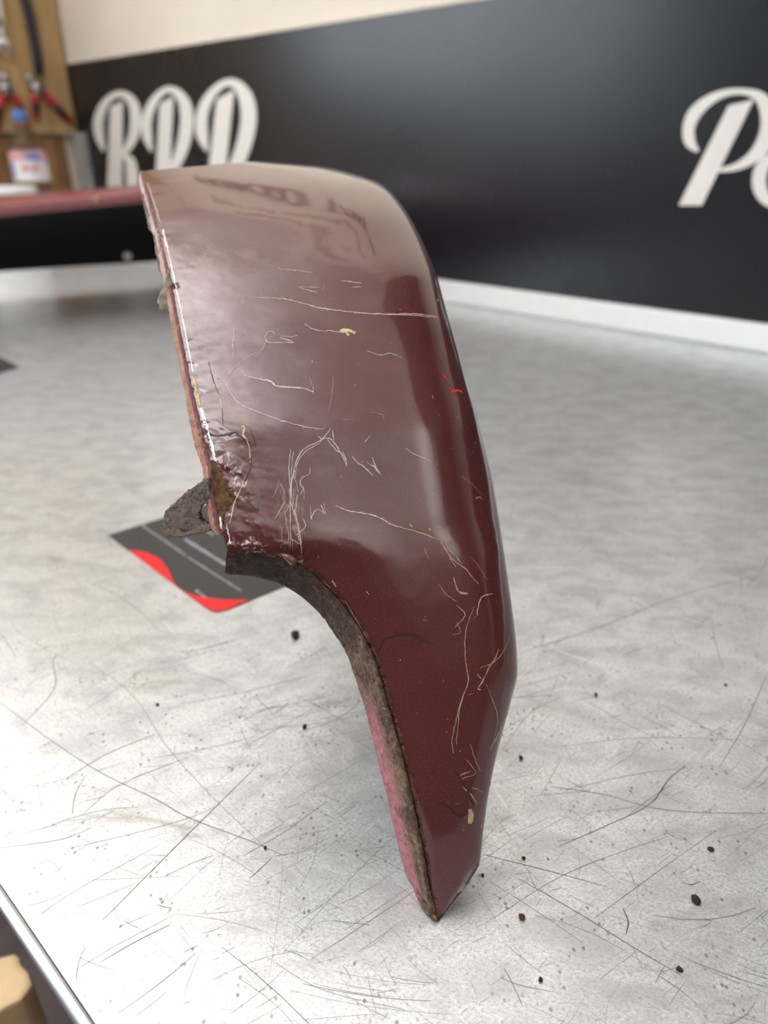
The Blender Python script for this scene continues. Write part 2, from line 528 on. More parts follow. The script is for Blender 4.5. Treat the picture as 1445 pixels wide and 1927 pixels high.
# ------------------------------------------------------------------ black sign board with script letters
ztop = (wall_pt(140, 120).z + wall_pt(905, 0).z) / 2
sign = empty('sign_board', wp(0, wall_n - .002, zt)); tag(sign, 'glossy black wall board with large off-white script letters', 'sign')
bm = bmesh.new(); box_frame(bm, O, D, N, Z, (-2.2, corner_s - .004), (wall_n - .004, wall_n - .0002), (zt + .0005, ztop)); bevel_all(bm, .0008, 1)
bm_obj('panel', bm, M['board'], sign)
bm = bmesh.new(); box_frame(bm, O, D, N, Z, (-2.2, corner_s - .004), (wall_n - .005, wall_n - .0002), (ztop, ztop + .006)); bm_obj('edge_strip', bm, M['wall'], sign)

def stroke_outline(pts, n=40):
    S = spline(pts, n)
    c = S[:, :2]; hw = S[:, 2] * .88
    t = np.gradient(c, axis=0); t /= np.linalg.norm(t, axis=1)[:, None] + 1e-9
    nn = np.stack([-t[:, 1], t[:, 0]], 1)
    return c + nn * hw[:, None], c - nn * hw[:, None]

def letter(strokes, polys, org, sc, lift=.0042):
    bm = bmesh.new()
    def P(q, k): return wall_pt(org[0] + q[0] * sc, org[1] + q[1] * sc, lift + k)
    lay = 0
    for st in strokes:
        a, b = stroke_outline(st)
        L = [bm.verts.new(P(q, .0016 + lay)) for q in a]; R = [bm.verts.new(P(q, .0016 + lay)) for q in b]
        L2 = [bm.verts.new(P(q, 0)) for q in a]; R2 = [bm.verts.new(P(q, 0)) for q in b]
        for i in range(len(L) - 1):
            bm.faces.new((L[i], L[i + 1], R[i + 1], R[i]))
            bm.faces.new((L2[i], L[i], R[i], R2[i])) if i == 0 else None
            bm.faces.new((L[i], L2[i], L2[i + 1], L[i + 1])); bm.faces.new((R[i], R[i + 1], R2[i + 1], R2[i]))
        lay += .0002
    for pl in polys:
        prism(bm, [P(q, .0014 + lay) for q in pl], N * (.0014 + lay))
        lay += .0002
    return bm_obj('letter', bm, M['letter'], sign)
k1 = 500 / 1445
letter([[(565, 822, 8), (540, 740, 28), (535, 660, 31), (555, 590, 28), (590, 540, 21), (640, 512, 19), (690, 522, 24), (730, 580, 33), (738, 660, 35), (725, 740, 31), (690, 810, 22), (655, 845, 12)],
        [(660, 838, 12), (705, 872, 28), (718, 940, 36), (722, 1010, 36), (735, 1080, 30)]],
       [[(598, 580), (665, 550), (662, 1090), (580, 1090)]], (0, 0), k1)
letter([[(824, 822, 8), (800, 740, 30), (797, 660, 31), (820, 580, 29), (860, 520, 23), (910, 486, 19), (960, 500, 25), (1003, 560, 36), (1016, 640, 40), (1006, 740, 40), (985, 820, 37), (955, 890, 32), (920, 930, 20), (890, 950, 12)]],
       [[(868, 565), (942, 522), (915, 1080), (840, 1080)]], (0, 0), k1)
letter([[(1126, 822, 8), (1100, 740, 35), (1095, 650, 37), (1115, 570, 34), (1160, 500, 27), (1220, 452, 22), (1280, 455, 28), (1332, 520, 44), (1352, 610, 48), (1346, 700, 48), (1322, 800, 46), (1290, 880, 42), (1245, 950, 34), (1180, 1010, 24), (1120, 1050, 20)]],
       [[(1178, 540), (1272, 488), (1212, 1060), (1118, 1060)]], (0, 0), k1)
k2 = 645 / 1445
letter([[(1150, 638, 8), (1116, 600, 26), (1110, 540, 28), (1134, 480, 31), (1192, 425, 25), (1270, 391, 17), (1350, 387, 15), (1412, 410, 28), (1446, 470, 40), (1450, 545, 42), (1420, 620, 38), (1365, 675, 26), (1300, 707, 16), (1232, 718, 9)]],
       [[(1278, 445), (1385, 420), (1165, 866), (1068, 866)]], (800, 0), k2)
ring = [(1485 + 78 * math.cos(a), 762 + 100 * math.sin(a), 17 + 17 * abs(math.cos(a))) for a in np.linspace(.9, .9 + 2 * math.pi, 24)]
letter([ring], [], (800, 0), k2)

# ------------------------------------------------------------------ workbench
bench = empty('workbench', wp(0, (edge_n + wall_n) / 2, FLOOR)); tag(bench, 'workbench topped with worn scratched sheet metal', 'workbench')
bm = bmesh.new(); box_frame(bm, O, D, N, Z, (-2.2, corner_s - .002), (edge_n + .004, wall_n - .006), (-.004, 0)); bm_obj('top_sheet', bm, M['sheet'], bench)
bm = bmesh.new()
prof = [(edge_n + .004, 0), (edge_n + .002, -.0003), (edge_n + .0006, -.0012), (edge_n, -.0022), (edge_n + .0004, -.004), (edge_n + .004, -.004)]
A = [bm.verts.new(wp(-2.2, n, z)) for n, z in prof]; B = [bm.verts.new(wp(corner_s - .002, n, z)) for n, z in prof]
for i in range(len(prof)):
    j = (i + 1) % len(prof); bm.faces.new((A[i], A[j], B[j], B[i]))
bm_obj('folded_edge', bm, M['sheet_edge'], bench, True)
bm = bmesh.new(); box_frame(bm, O, D, N, Z, (-2.1, corner_s - .02), (edge_n + .06, wall_n - .03), (-.10, -.0042)); bm_obj('frame', bm, M['wood'], bench)
bm = bmesh.new(); box_frame(bm, O, D, N, Z, (-2.1, corner_s - .02), (edge_n - .10, wall_n - .06), (-.46, -.43)); bm_obj('lower_shelf', bm, M['shelf'], bench)
for s in (-2.0, -.8, .85, corner_s - .06):
    for n in (edge_n + .07, wall_n - .1):
        bm = bmesh.new(); box_frame(bm, O, D, N, Z, (s - .035, s + .035), (n, n + .07), (FLOOR, -.1002)); bm_obj('leg', bm, M['wood'], bench)
# pale timber offcut lying on the lower shelf
zb = -.22
pl = [ground(*q, zb) for q in [(-60, 1822), (0, 1800), (28, 1792), (36, 1800), (40, 1816), (52, 1826), (62, 1850), (40, 1880), (0, 1900), (-60, 1930)]]
bm = bmesh.new(); prism(bm, pl, Vector((0, 0, -.2095))); bevel_all(bm, .003, 2)
tb = bm_obj('timber_offcut', bm, M['tan']); tag(tb, 'pale timber offcut on the dark shelf below the bench edge', 'wood')

# ---- scratches in the sheet
def ribbons(name, lines, mats, parent, lift, width_px=None, project=None, label=None):
    """lines: (points3d or pixel list, width m, mat index). thin marks lying on a surface"""
    V = []; Fc = []; MI = []
    for pts, wd, mi in lines:
        n = len(pts)
        for i, (p, nor) in enumerate(pts):
            a = pts[max(i - 1, 0)][0]; b = pts[min(i + 1, n - 1)][0]
            t = (b - a)
            if t.length < 1e-9: t = Vector((1, 0, 0))
            side = nor.cross(t).normalized()
            f = wd[i] if isinstance(wd, (list, np.ndarray)) else wd * (0.35 + .65 * math.sin(math.pi * (i + .35) / (n - .3)) ** .5)
            V.append(p + nor * lift + side * f * .5); V.append(p + nor * lift - side * f * .5)
        b0 = len(V) - 2 * n
        for i in range(n - 1):
            Fc.append((b0 + 2 * i, b0 + 2 * i + 1, b0 + 2 * i + 3, b0 + 2 * i + 2)); MI.append(mi)
    o = mesh_obj(name, V, Fc, mats, parent, mi=MI)
    tag(o, label, kind='stuff')
    return o

bl = []
def bench_line(px, wpx, mi, n=None):
    S = spline(px, n or max(8, len(px) * 6))
    pts = [(ground(q[0], q[1]), Z) for q in S]
    pts = [p for p in pts if N.dot(p[0]) > edge_n + .006]
    if len(pts) < 3: return
    d = (pts[len(pts) // 2][0] - CAMP).length / F
    bl.append((pts, wpx * d * .8, mi))
for L, wd, mi in [
    ([(975, 1230), (1126, 1181), (1277, 1121), (1445, 1080)], 2.2, 1), ([(1445, 1264), (1402, 1362), (1353, 1445)], 2, 1),
    ([(1089, 1309), (1164, 1355), (1240, 1392)], 1.6, 1), ([(1240, 1324), (1341, 1377), (1390, 1400)], 1.8, 1),
    ([(1040, 1407), (1202, 1389), (1445, 1394)], 1.5, 1), ([(1062, 1487), (1202, 1456), (1296, 1445)], 1.6, 1),
    ([(1009, 1206), (1081, 1236), (1147, 1255)], 4, 2), ([(1190, 1124), (1239, 1151), (1315, 1174), (1398, 1200)], 5, 2),
    ([(1150, 990), (1190, 1006), (1220, 1016)], 5, 2), ([(1255, 1500), (1275, 1488)], 2, 2),
    ([(915, 1736), (1062, 1646), (1187, 1597), (1258, 1574)], 1.6, 1), ([(1051, 1593), (1145, 1552), (1221, 1514), (1251, 1480)], 1.8, 0),
    ([(1036, 1480), (1134, 1495), (1232, 1521), (1315, 1529), (1445, 1531)], 1.6, 0), ([(908, 1608), (1051, 1644), (1141, 1669)], 1.6, 0),
    ([(919, 1657), (1010, 1715), (1096, 1774)], 1.4, 1), ([(975, 1653), (1081, 1714), (1202, 1789), (1281, 1835)], 1.6, 0),
    ([(941, 1840), (975, 1853), (1040, 1867)], 1.8, 1), ([(940, 1420), (1000, 1340), (1060, 1310)], 1.5, 1),
    ([(1230, 1510), (1260, 1465), (1292, 1440)], 2, 0), ([(1280, 1660), (1300, 1665), (1318, 1658)], 1.6, 0), ([(1172, 1710), (1182, 1735), (1178, 1758)], 3, 0),
    ([(0, 1322), (104, 1399), (195, 1457), (291, 1503), (353, 1538), (469, 1582), (536, 1611)], 1.8, 0),
    ([(166, 1245), (249, 1308), (316, 1407), (394, 1494), (498, 1594)], 1.5, 1), ([(0, 1596), (125, 1577), (174, 1557)], 1.8, 1),
    ([(129, 1463), (199, 1420), (291, 1382)], 3, 1), ([(158, 1530), (216, 1482), (291, 1449), (357, 1424)], 1.6, 0),
    ([(125, 1598), (249, 1569), (353, 1540), (415, 1515)], 1.5, 1), ([(349, 1324), (457, 1303), (600, 1266)], 2.2, 1),
    ([(42, 1366), (104, 1291), (100, 1245), (108, 1229)], 2.5, 1), ([(469, 1654), (490, 1635), (511, 1615)], 2, 0),
    ([(457, 1611), (536, 1565), (600, 1519)], 1.5, 0), ([(136, 1532), (142, 1495), (160, 1460)], 1.7, 0), ([(0, 1780), (120, 1690), (300, 1590)], 1.5, 1),
    ([(190, 1810), (250, 1775), (320, 1740)], 1.8, 0), ([(60, 1880), (200, 1790), (330, 1720)], 1.4, 1),
    ([(540, 1450), (575, 1490), (600, 1530)], 1.6, 2), ([(570, 1380), (600, 1430)], 1.3, 2), ([(520, 1550), (560, 1610), (580, 1650)], 1.6, 2),
    ([(640, 1590), (720, 1650), (820, 1745)], 1.4, 2), ([(690, 1460), (712, 1470)], 1.6, 2), ([(740, 1768), (800, 1765), (850, 1768)], 2.2, 2),
    ([(930, 1485), (955, 1522)], 2.2, 2), ([(540, 1630), (640, 1700), (700, 1745)], 1.2, 2), ([(600, 1560), (590, 1620), (560, 1680)], 1.2, 1),
    ([(560, 1380), (640, 1350), (700, 1300)], 1.5, 1), ([(560, 1500), (680, 1430)], 1.3, 1), ([(650, 1750), (770, 1670)], 1.4, 1), ([(500, 1800), (600, 1860), (760, 1900)], 1.3, 1),
    ([(340, 1240), (400, 1270), (470, 1285)], 1.5, 2), ([(305, 1165), (330, 1195)], 2, 2),
]:
    bench_line(L, wd, mi)
# the many fine random ones
cx = ground(722, 1500)
for i in range(5200):
    near = RNG.random() < .62
    if near:
        p = Vector((RNG.normal(cx.x, .17), RNG.normal(.19, .11), 0))
    else:
        p = Vector((RNG.uniform(-.9, 1.3), RNG.uniform(.05, 1.4), 0))
    n_ = N.dot(p)
    if n_ < edge_n + .008 or n_ > trim_n - .01 or D.dot(p) > corner_s - .05: continue
    fam = RNG.random()
    a = RNG.normal(.55, .25) if fam < .5 else (RNG.normal(-.6, .22) if fam < .75 else RNG.uniform(0, math.pi))
    ln = min(.004 + RNG.exponential(.009), .07) * (1 if near else 2.0)
    if near and RNG.random() < .5: ln *= .22
    bend = RNG.normal(0, .18)
    k = 5
    pts = []
    for j in range(k):
        u = j / (k - 1) - .5
        q = p + Vector((math.cos(a + bend * u), math.sin(a + bend * u), 0)) * (ln * u)
        pts.append(q)
    if min(N.dot(q) for q in pts) < edge_n + .006 or max(N.dot(q) for q in pts) > trim_n - .004: continue
    r = RNG.random()
    mi = 0 if r < .12 else (1 if r < .80 else 2)
    bl.append(([(q, Z) for q in pts], float(RNG.uniform(.00009, .00020)) * (1 if near else 2.0), mi))
# tight bundles of parallel scuffs
for i in range(26):
    p = Vector((RNG.normal(cx.x, .18), RNG.normal(.20, .1), 0)); a0 = RNG.choice([.6, .9, -.5, .4]) + RNG.normal(0, .15)
    for j in range(RNG.integers(5, 14)):
        q0 = p + Vector((RNG.normal(0, .012), RNG.normal(0, .006), 0)); a = a0 + RNG.normal(0, .05); ln = RNG.uniform(.01, .05)
        pts = [q0 + Vector((math.cos(a + .1 * u), math.sin(a + .1 * u), 0)) * ln * u for u in np.linspace(-.5, .5, 5)]
        if min(N.dot(q) for q in pts) < edge_n + .006: continue
        bl.append(([(q, Z) for q in pts], float(RNG.uniform(.0001, .0002)), int(RNG.choice([0, 1, 1, 1]))))
ribbons('scratch_marks', bl, [M['scr_dark'], M['scr_mid'], M['scr_light']], bench, .00006, label='fine scratches scored in the sheet metal')

# ------------------------------------------------------------------ the fender
K = .88
fender = empty('fender', ground(823, 1733)); tag(fender, 'maroon car fender panel with rusty torn edges standing on the bench', 'car fender')

PYT = np.array([295, 310, 340, 400, 500, 600, 800, 1000, 1270, 1500, 1733, 1760.])
YT = np.array([.440, .420, .388, .350, .310, .285, .250, .225, .200, .180, .1636, .162]) * K
_pp = np.arange(280, 1780, 1.0)
_yy = np.interp(_pp, PYT, YT)
_slope = (_yy[5] - _yy[0]) / 5
for _ in range(3):
    kk = np.exp(-np.linspace(-2.2, 2.2, 61) ** 2); kk /= kk.sum()
    pad = np.concatenate([_yy[0] + (_yy[0] - _yy[1:31])[::-1], _yy, _yy[-1] + (_yy[-1] - _yy[-31:-1])[::-1]])
    _yy = np.convolve(pad, kk, 'valid')
def depthY(py): return np.interp(py, _pp, _yy)

ROWS = [((823, 1733), (825, 1733)), ((812, 1700), (852, 1698)), ((803, 1660), (880, 1662)), ((797, 1620), (904, 1617)), ((785, 1560), (910, 1560)), ((768, 1480), (922, 1480)),
        ((748, 1400), (940, 1400)), ((725, 1320), (961, 1322)), ((705, 1250), (974, 1262)), ((680, 1195), (972, 1215)), ((650, 1150), (966, 1165)), ((620, 1115), (961, 1125)),
        ((590, 1085), (956, 1090)), ((560, 1062), (952, 1062)), ((530, 1050), (949, 1042)), ((480, 1042), (945, 1015)), ((428, 1033), (940, 980)), ((420, 1005), (934, 945)),
        ((412, 985), (929, 915)), ((402, 930), (915, 855)), ((398, 875), (903, 808)), ((385, 825), (893, 770)), ((372, 770), (880, 728)), ((362, 730), (870, 690)),
        ((350, 670), (853, 630)), ((338, 610), (837, 575)), ((325, 545), (822, 520)), ((318, 510), (808, 485)), ((305, 455), (788, 440)), ((290, 400), (762, 395)),
        ((280, 362), (725, 353)), ((275, 350), (690, 335)), ((270, 335), (600, 313)), ((266, 322), (480, 303))]
RP = np.array([[*l, *r] for l, r in ROWS], float)
NT = 640
def rows_at(n):
    m_ = len(RP)
    key = np.concatenate([[0], np.cumsum(np.maximum(np.linalg.norm(np.diff(RP[:, :2], axis=0), axis=1), np.linalg.norm(np.diff(RP[:, 2:], axis=0), axis=1) * .8))])
    q = np.linspace(0, key[-1], n)
    out = np.zeros((n, 4))
    for c_ in range(4):
        dv = np.diff(RP[:, c_]) / np.diff(key)
        tt = np.zeros(m_); tt[0] = dv[0]; tt[-1] = dv[-1]
        for i in range(1, m_ - 1):
            tt[i] = 0 if dv[i - 1] * dv[i] <= 0 else 2 * dv[i - 1] * dv[i] / (dv[i - 1] + dv[i])
        k_ = np.clip(np.searchsorted(key, q, side='right') - 1, 0, m_ - 2)
        h_ = key[k_ + 1] - key[k_]; u = (q - key[k_]) / h_
        out[:, c_] = ((2*u**3 - 3*u**2 + 1) * RP[k_, c_] + (u**3 - 2*u**2 + u) * h_ * tt[k_] + (-2*u**3 + 3*u**2) * RP[k_ + 1, c_] + (u**3 - u**2) * h_ * tt[k_ + 1])
    return out

def surf(px, py, Y):
    """vectorised point on the line of sight at forward distance Y"""
    r = px - W / 2; u = HH / 2 - py
    fy = F * CP + u * SP; fz = -F * SP + u * CP
    return np.stack([r / fy * Y, Y, H + fz / fy * Y], -1)

S0 = .74
def fender_grid(nt, nf, nr, back=0.0, th_max=math.radians(150)):
    R = rows_at(nt)
    s = np.concatenate([np.linspace(0, S0, nf, endpoint=False), S0 + (1 - S0) * np.sin(np.linspace(0, th_max, nr))])
    dep = np.concatenate([np.zeros(nf), 1 - np.cos(np.linspace(0, th_max, nr))])
    px = R[:, 0:1] + (R[:, 2:3] - R[:, 0:1]) * s[None]
    py = R[:, 1:2] + (R[:, 3:4] - R[:, 1:2]) * s[None]
    Y0 = depthY(py)
    wid = np.hypot(R[:, 2] - R[:, 0], R[:, 3] - R[:, 1])[:, None] * (1 - S0) * Y0 / 1400
    bow = .30 * np.hypot(R[:, 2] - R[:, 0], R[:, 3] - R[:, 1])[:, None] * Y0 / 1400 * np.clip(.42 - s[None], 0, 1) ** 2
    bow = bow + .22 * np.hypot(R[:, 2] - R[:, 0], R[:, 3] - R[:, 1])[:, None] * Y0 / 1400 * np.clip(np.minimum(s[None], .999) - .42, 0, 1) ** 2
    Y = Y0 + wid * .95 * dep[None] + bow + back
    P = surf(px, py, Y)
    f_ = np.where(P[..., 2] < .0008, (H - .0008) / (H - P[..., 2]), 1.)[..., None]
    C_ = np.array([0, 0, H])
    return px, py, C_ + (P - C_) * f_, s

def inpoly_soft(px, py, poly, soft):
    """signed-distance based soft mask"""
    poly = np.array(poly, float); inside = np.zeros(px.shape, bool); dist = np.full(px.shape, 1e9)
    for i in range(len(poly)):
        x0, y0 = poly[i]; x1, y1 = poly[(i + 1) % len(poly)]
        c_ = ((y0 > py) != (y1 > py)) & (px < (x1 - x0) * (py - y0) / (y1 - y0 + 1e-9) + x0)
        inside ^= c_
        t = np.clip(((px - x0) * (x1 - x0) + (py - y0) * (y1 - y0)) / ((x1 - x0) ** 2 + (y1 - y0) ** 2 + 1e-9), 0, 1)
        dist = np.minimum(dist, np.hypot(px - x0 - t * (x1 - x0), py - y0 - t * (y1 - y0)))
    sd = np.where(inside, dist, -dist)
    return np.clip(.5 + sd / soft, 0, 1)

NF, NR = 230, 90
px, py, G, sv = fender_grid(NT, NF, NR)
nt, ns = px.shape
du = np.gradient(G, axis=1); dv = np.gradient(G, axis=0)
nor = np.cross(du, dv); nor /= np.linalg.norm(nor, axis=2)[..., None] + 1e-12
if nor[300, 60, 1] > 0: nor = -nor
front = (np.arange(ns)[None] < NF + NR * .6) * np.ones((nt, 1))
distL = (px - rows_at(nt)[:, 0:1])
# blistered paint around the notch, crumpled strip by the cut edge, slow waviness
bl1 = np.clip(1 - np.hypot((px - 470) / 95, (py - 1000) / 70), 0, 1)
bl2 = np.clip(1 - np.abs(py - (1026 + (px - 430) * .16)) / 26, 0, 1) * np.clip((px - 425) / 10, 0, 1) * np.clip((585 - px) / 30, 0, 1)
bl3 = inpoly_soft(px, py, [(412, 872), (432, 858), (462, 880), (480, 925), (482, 955), (452, 950), (432, 930), (428, 900)], 16)
bumps = np.clip(fbm(px / 11., py / 9., 2) - .52, 0, 1) * 2
disp = bl2 * bumps * .0016 + bl1 * np.clip(fbm(px / 18., py / 14.) - .57, 0, 1) * .0013
disp += bl3 * (.0009 + .0010 * (fbm(px / 12., py / 9.) - .4))
cr = np.exp(-np.clip(distL, 0, None) / 30.) * ((py > 330) & (py < 880))
disp += cr * (vnoise(py / 7. + distL / 60., distL / 45.) - .5) * .0004
wrk = np.exp(-np.clip(distL, 0, None) / 110.) * ((py < 1000) & (py > 440))
disp += wrk * (fbm(px / 42. + py / 90, py / 16. - px / 70., 3) - .5) * .0005
disp += (fbm(px / 120., py / 120., 3) - .5) * .0005 * np.clip(distL / 60, 0, 1)
# rolled lip around the arch
arch = np.clip(1 - np.clip(distL, 0, None) / 26., 0, 1) * np.clip((py - 1045) / 40, 0, 1)
disp -= arch ** 2 * .0014
disp *= front * np.clip((1733 - py) / 40, 0, 1)
G2 = G + nor * disp[..., None]
G2[..., 2] = np.maximum(G2[..., 2], .0004)
nz = fbm(px / 9., py / 9.)
rust = inpoly_soft(px + (nz - .5) * 16, py + (vnoise(px / 8., py / 7.) - .5) * 14, [(380, 872), (410, 874), (424, 898), (436, 915), (434, 945), (424, 972), (414, 990), (396, 990)], 5)
rust = np.maximum(rust, np.clip((6 + 10 * nz - distL) / 5, 0, 1) * (py > 1040) * (nz > .42))
rust = np.maximum(rust, np.clip((1765 - 0 + (nz - .5) * 40 - np.hypot(px - 822, py - 1733) * 0 - 1e9) / 4, 0, 0))
rust = np.maximum(rust, np.clip((14 + (nz - .5) * 24 - np.hypot(px - 822, py - 1733)) / 4, 0, 1))
dR = np.abs(rows_at(nt)[:, 2:3] - px)
rust = np.maximum(rust, np.clip((5 + (nz - .5) * 14 - dR) / 3, 0, 1) * (py > 1625))
dust = np.clip(wrk * (fbm(px / 50. + py / 100., py / 22. - px / 60.) - .42) * 1.6, 0, .5)
dust = np.maximum(dust, np.clip(1 - np.hypot((px - 548) / 32, (py - 960) / 80), 0, 1) * np.clip(fbm(px / 6., py / 14.) - .42, 0, 1) * 2.2)
dust = np.clip(dust, 0, .6) * front
idx = np.arange(nt * ns).reshape(nt, ns)
q = np.stack([idx[:-1, :-1], idx[:-1, 1:], idx[1:, 1:], idx[1:, :-1]], -1).reshape(-1, 4)
me = bpy.data.meshes.new('outer_panel')
me.vertices.add(nt * ns); me.vertices.foreach_set('co', G2.reshape(-1))
me.loops.add(len(q) * 4); me.loops.foreach_set('vertex_index', q.reshape(-1).astype(np.int32))
me.polygons.add(len(q)); me.polygons.foreach_set('loop_start', np.arange(0, len(q) * 4, 4, dtype=np.int32))
me.update(calc_edges=True); me.validate()
me.polygons.foreach_set('use_smooth', [True] * len(me.polygons))
for nm, arr in (('rust', rust * front), ('dust', dust)):
    at = me.attributes.new(nm, 'FLOAT', 'POINT'); at.data.foreach_set('value', arr.reshape(-1).astype(np.float32))
me.materials.append(M['maroon'])
panel = bpy.data.objects.new('outer_panel', me); COL.objects.link(panel); adopt(panel, fender)
panel['label'] = 'scratched maroon painted face of the fender'

# coarse copy used to lay marks on the face
pxc, pyc, Gc, _ = fender_grid(200, 90, 36)
ntc, nsc = pxc.shape
ii = np.arange(ntc * nsc).reshape(ntc, nsc)
qc = np.stack([ii[:-1, :-1], ii[:-1, 1:], ii[1:, 1:], ii[1:, :-1]], -1).reshape(-1, 4)
BV = BVHTree.FromPolygons([tuple(v) for v in G2[::2, ::2].reshape(-1, 3)],
                          [tuple(int(a) for a in f) for f in np.stack([(lambda I: I[:-1, :-1])(np.arange(G2[::2, ::2].shape[0] * G2[::2, ::2].shape[1]).reshape(G2[::2, ::2].shape[:2])),
                           (lambda I: I[:-1, 1:])(np.arange(G2[::2, ::2].shape[0] * G2[::2, ::2].shape[1]).reshape(G2[::2, ::2].shape[:2])),
                           (lambda I: I[1:, 1:])(np.arange(G2[::2, ::2].shape[0] * G2[::2, ::2].shape[1]).reshape(G2[::2, ::2].shape[:2])),
                           (lambda I: I[1:, :-1])(np.arange(G2[::2, ::2].shape[0] * G2[::2, ::2].shape[1]).reshape(G2[::2, ::2].shape[:2]))], -1).reshape(-1, 4)])
def on_fender(x, y):
    d = ray(x, y).normalized()
    h_, n_, i_, t_ = BV.ray_cast(CAMP, d)
    if h_ is None: return None
    if n_.dot(d) > 0: n_ = -n_
    return h_, n_

# inner face: the same sheet from behind, 2 mm deeper
pxi, pyi, Gi, _ = fender_grid(90, 40, 16, back=.0022)
k = np.arange(Gi.shape[0] * Gi.shape[1]).reshape(Gi.shape[:2])
fi = np.stack([k[:-1, :-1], k[1:, :-1], k[1:, 1:], k[:-1, 1:]], -1).reshape(-1, 4)
mesh_obj('inner_face', Gi.reshape(-1, 3), [tuple(int(a) for a in f) for f in fi], M['inner_black'], fender, True)

# ---- flanges
def flange(name, pairs, mats, back, n=120, m=10, rough=.0006, pinkf=None, jag=0., thick=.0012):
    S = spline([[*a, *b] for a, b in pairs], n)
    V = []; pk = []
    for i in range(n):
        a = S[i, :2]; b = S[i, 2:].copy()
        jj = (fbm(np.array([i * .35]), np.array([3.1]), 4)[0] - .5) * jag
        dirv = b - a; dirv = dirv / (np.linalg.norm(dirv) + 1e-6)
        b = b + dirv * jj
        for j in range(m):
            u = j / (m - 1)
            x, y = a + (b - a) * u
            Yb = float(depthY(np.array([a[1] + (b[1] - a[1]) * u * .25]))) + bow0(a[1])
            p = Vector(surf(x, y, Yb + back * u - .0003 * math.sin(math.pi * u)))
            r_ = (fbm(np.array([i * .5]), np.array([j * .9]), 3)[0] - .5) * rough * (1 if 0 < j else .3)
            p.y -= r_
            if p.z < .0015: p = CAMP + (p - CAMP) * ((H - .0015) / (H - p.z))
            V.append(p); pk.append(pinkf(i / (n - 1), u) if pinkf else 0.)
    Fc = [(i * m + j, i * m + j + 1, (i + 1) * m + j + 1, (i + 1) * m + j) for i in range(n - 1) for j in range(m - 1)]
    o = mesh_obj(name, V, Fc, mats, fender, True)
    at = o.data.attributes.new('pink', 'FLOAT', 'POINT'); at.data.foreach_set('value', np.array(pk, np.float32))
    at = o.data.attributes.new('dark', 'FLOAT', 'POINT'); at.data.foreach_set('value', np.array([max(0., min(1., (.42 - i / (n - 1)) * 6)) for i in range(n) for j in range(m)], np.float32))
    md = o.modifiers.new('thickness', 'SOLIDIFY'); md.thickness = thick; md.offset = 0
    return o
Lr = rows_at(400)
def bow0(y):
    i = int(np.argmin(np.abs(Lr[:, 1] - y)))
    wd = math.hypot(Lr[i, 2] - Lr[i, 0], Lr[i, 3] - Lr[i, 1])
    return .30 * wd * float(depthY(np.array([y]))) / 1400 * .42 ** 2
ARCH = [((428, 1033), (424, 1077)), ((480, 1042), (470, 1081)), ((530, 1050), (520, 1093)), ((560, 1062), (545, 1103)), ((590, 1085), (578, 1125)), ((620, 1115), (603, 1151)),
        ((650, 1150), (630, 1188)), ((680, 1195), (653, 1226)), ((705, 1250), (671, 1276)), ((725, 1320), (690, 1336)), ((748, 1400), (711, 1420)), ((768, 1480), (729, 1491)),
        ((785, 1560), (747, 1570)), ((797, 1620), (763, 1635)), ((803, 1660), (777, 1668)), ((812, 1700), (792, 1703)), ((823, 1733), (815, 1731))]
flange('arch_flange', ARCH, M['rust'], .0075, 200, 12, .0011, lambda t, u: max(0, min(1, (t - .47) * 9)) * max(0, min(1, (u - .35) * 4)) * (1 if t < .93 else 0), 3.)['label'] = 'rusty folded lip with pink primer along the wheel arch cut-out'
EDGE = [((267, 322), (264, 334)), ((275, 350), (268, 362)), ((290, 400), (281, 410)), ((305, 455), (295, 462)), ((318, 510), (307, 514)), ((325, 545), (314, 549)),
        ((338, 610), (325, 614)), ((350, 670), (338, 676)), ((362, 730), (350, 735)), ((372, 770), (357, 777)), ((385, 825), (367, 830)), ((398, 875), (383, 879)),
        ((402, 930), (390, 933)), ((412, 985), (399, 987)), ((420, 1005), (409, 1006))]
flange('edge_flange', EDGE, M['primer'], .004, 240, 8, .0009, lambda t, u: 1. if u < .34 else 0., 4.)['label'] = 'salmon primer and rust along the torn cut edge'
# dark inner lip peeping out below the arch flange
def lip(name, a_pts, b_pts, y_off, mat):
    A_ = spline(a_pts, 40); B_ = spline(b_pts, 40)
    V = []; 
    for a, b in zip(A_, B_):
        Yb = float(depthY(np.array([a[1]]))) + bow0(a[1])
        for p in (Vector(surf(a[0], a[1], Yb + y_off)), Vector(surf(b[0], b[1], Yb + y_off + .004))):
            V.append(p if p.z > .0015 else CAMP + (p - CAMP) * ((H - .0015) / (H - p.z)))
    o = mesh_obj(name, V, [(2 * i, 2 * i + 1, 2 * i + 3, 2 * i + 2) for i in range(39)], mat, fender, True)
    md = o.modifiers.new('thickness', 'SOLIDIFY'); md.thickness = .001
    return o
lip('inner_lip', [(536, 1094), (575, 1118), (610, 1150), (645, 1198)], [(522, 1096), (560, 1118), (600, 1153), (640, 1199)], .0085, M['inner_black'])
lip('inner_lip', [(724, 1440), (738, 1500), (756, 1575), (768, 1630)], [(721, 1452), (731, 1502), (748, 1578), (764, 1632)], .0085, M['inner_black'])

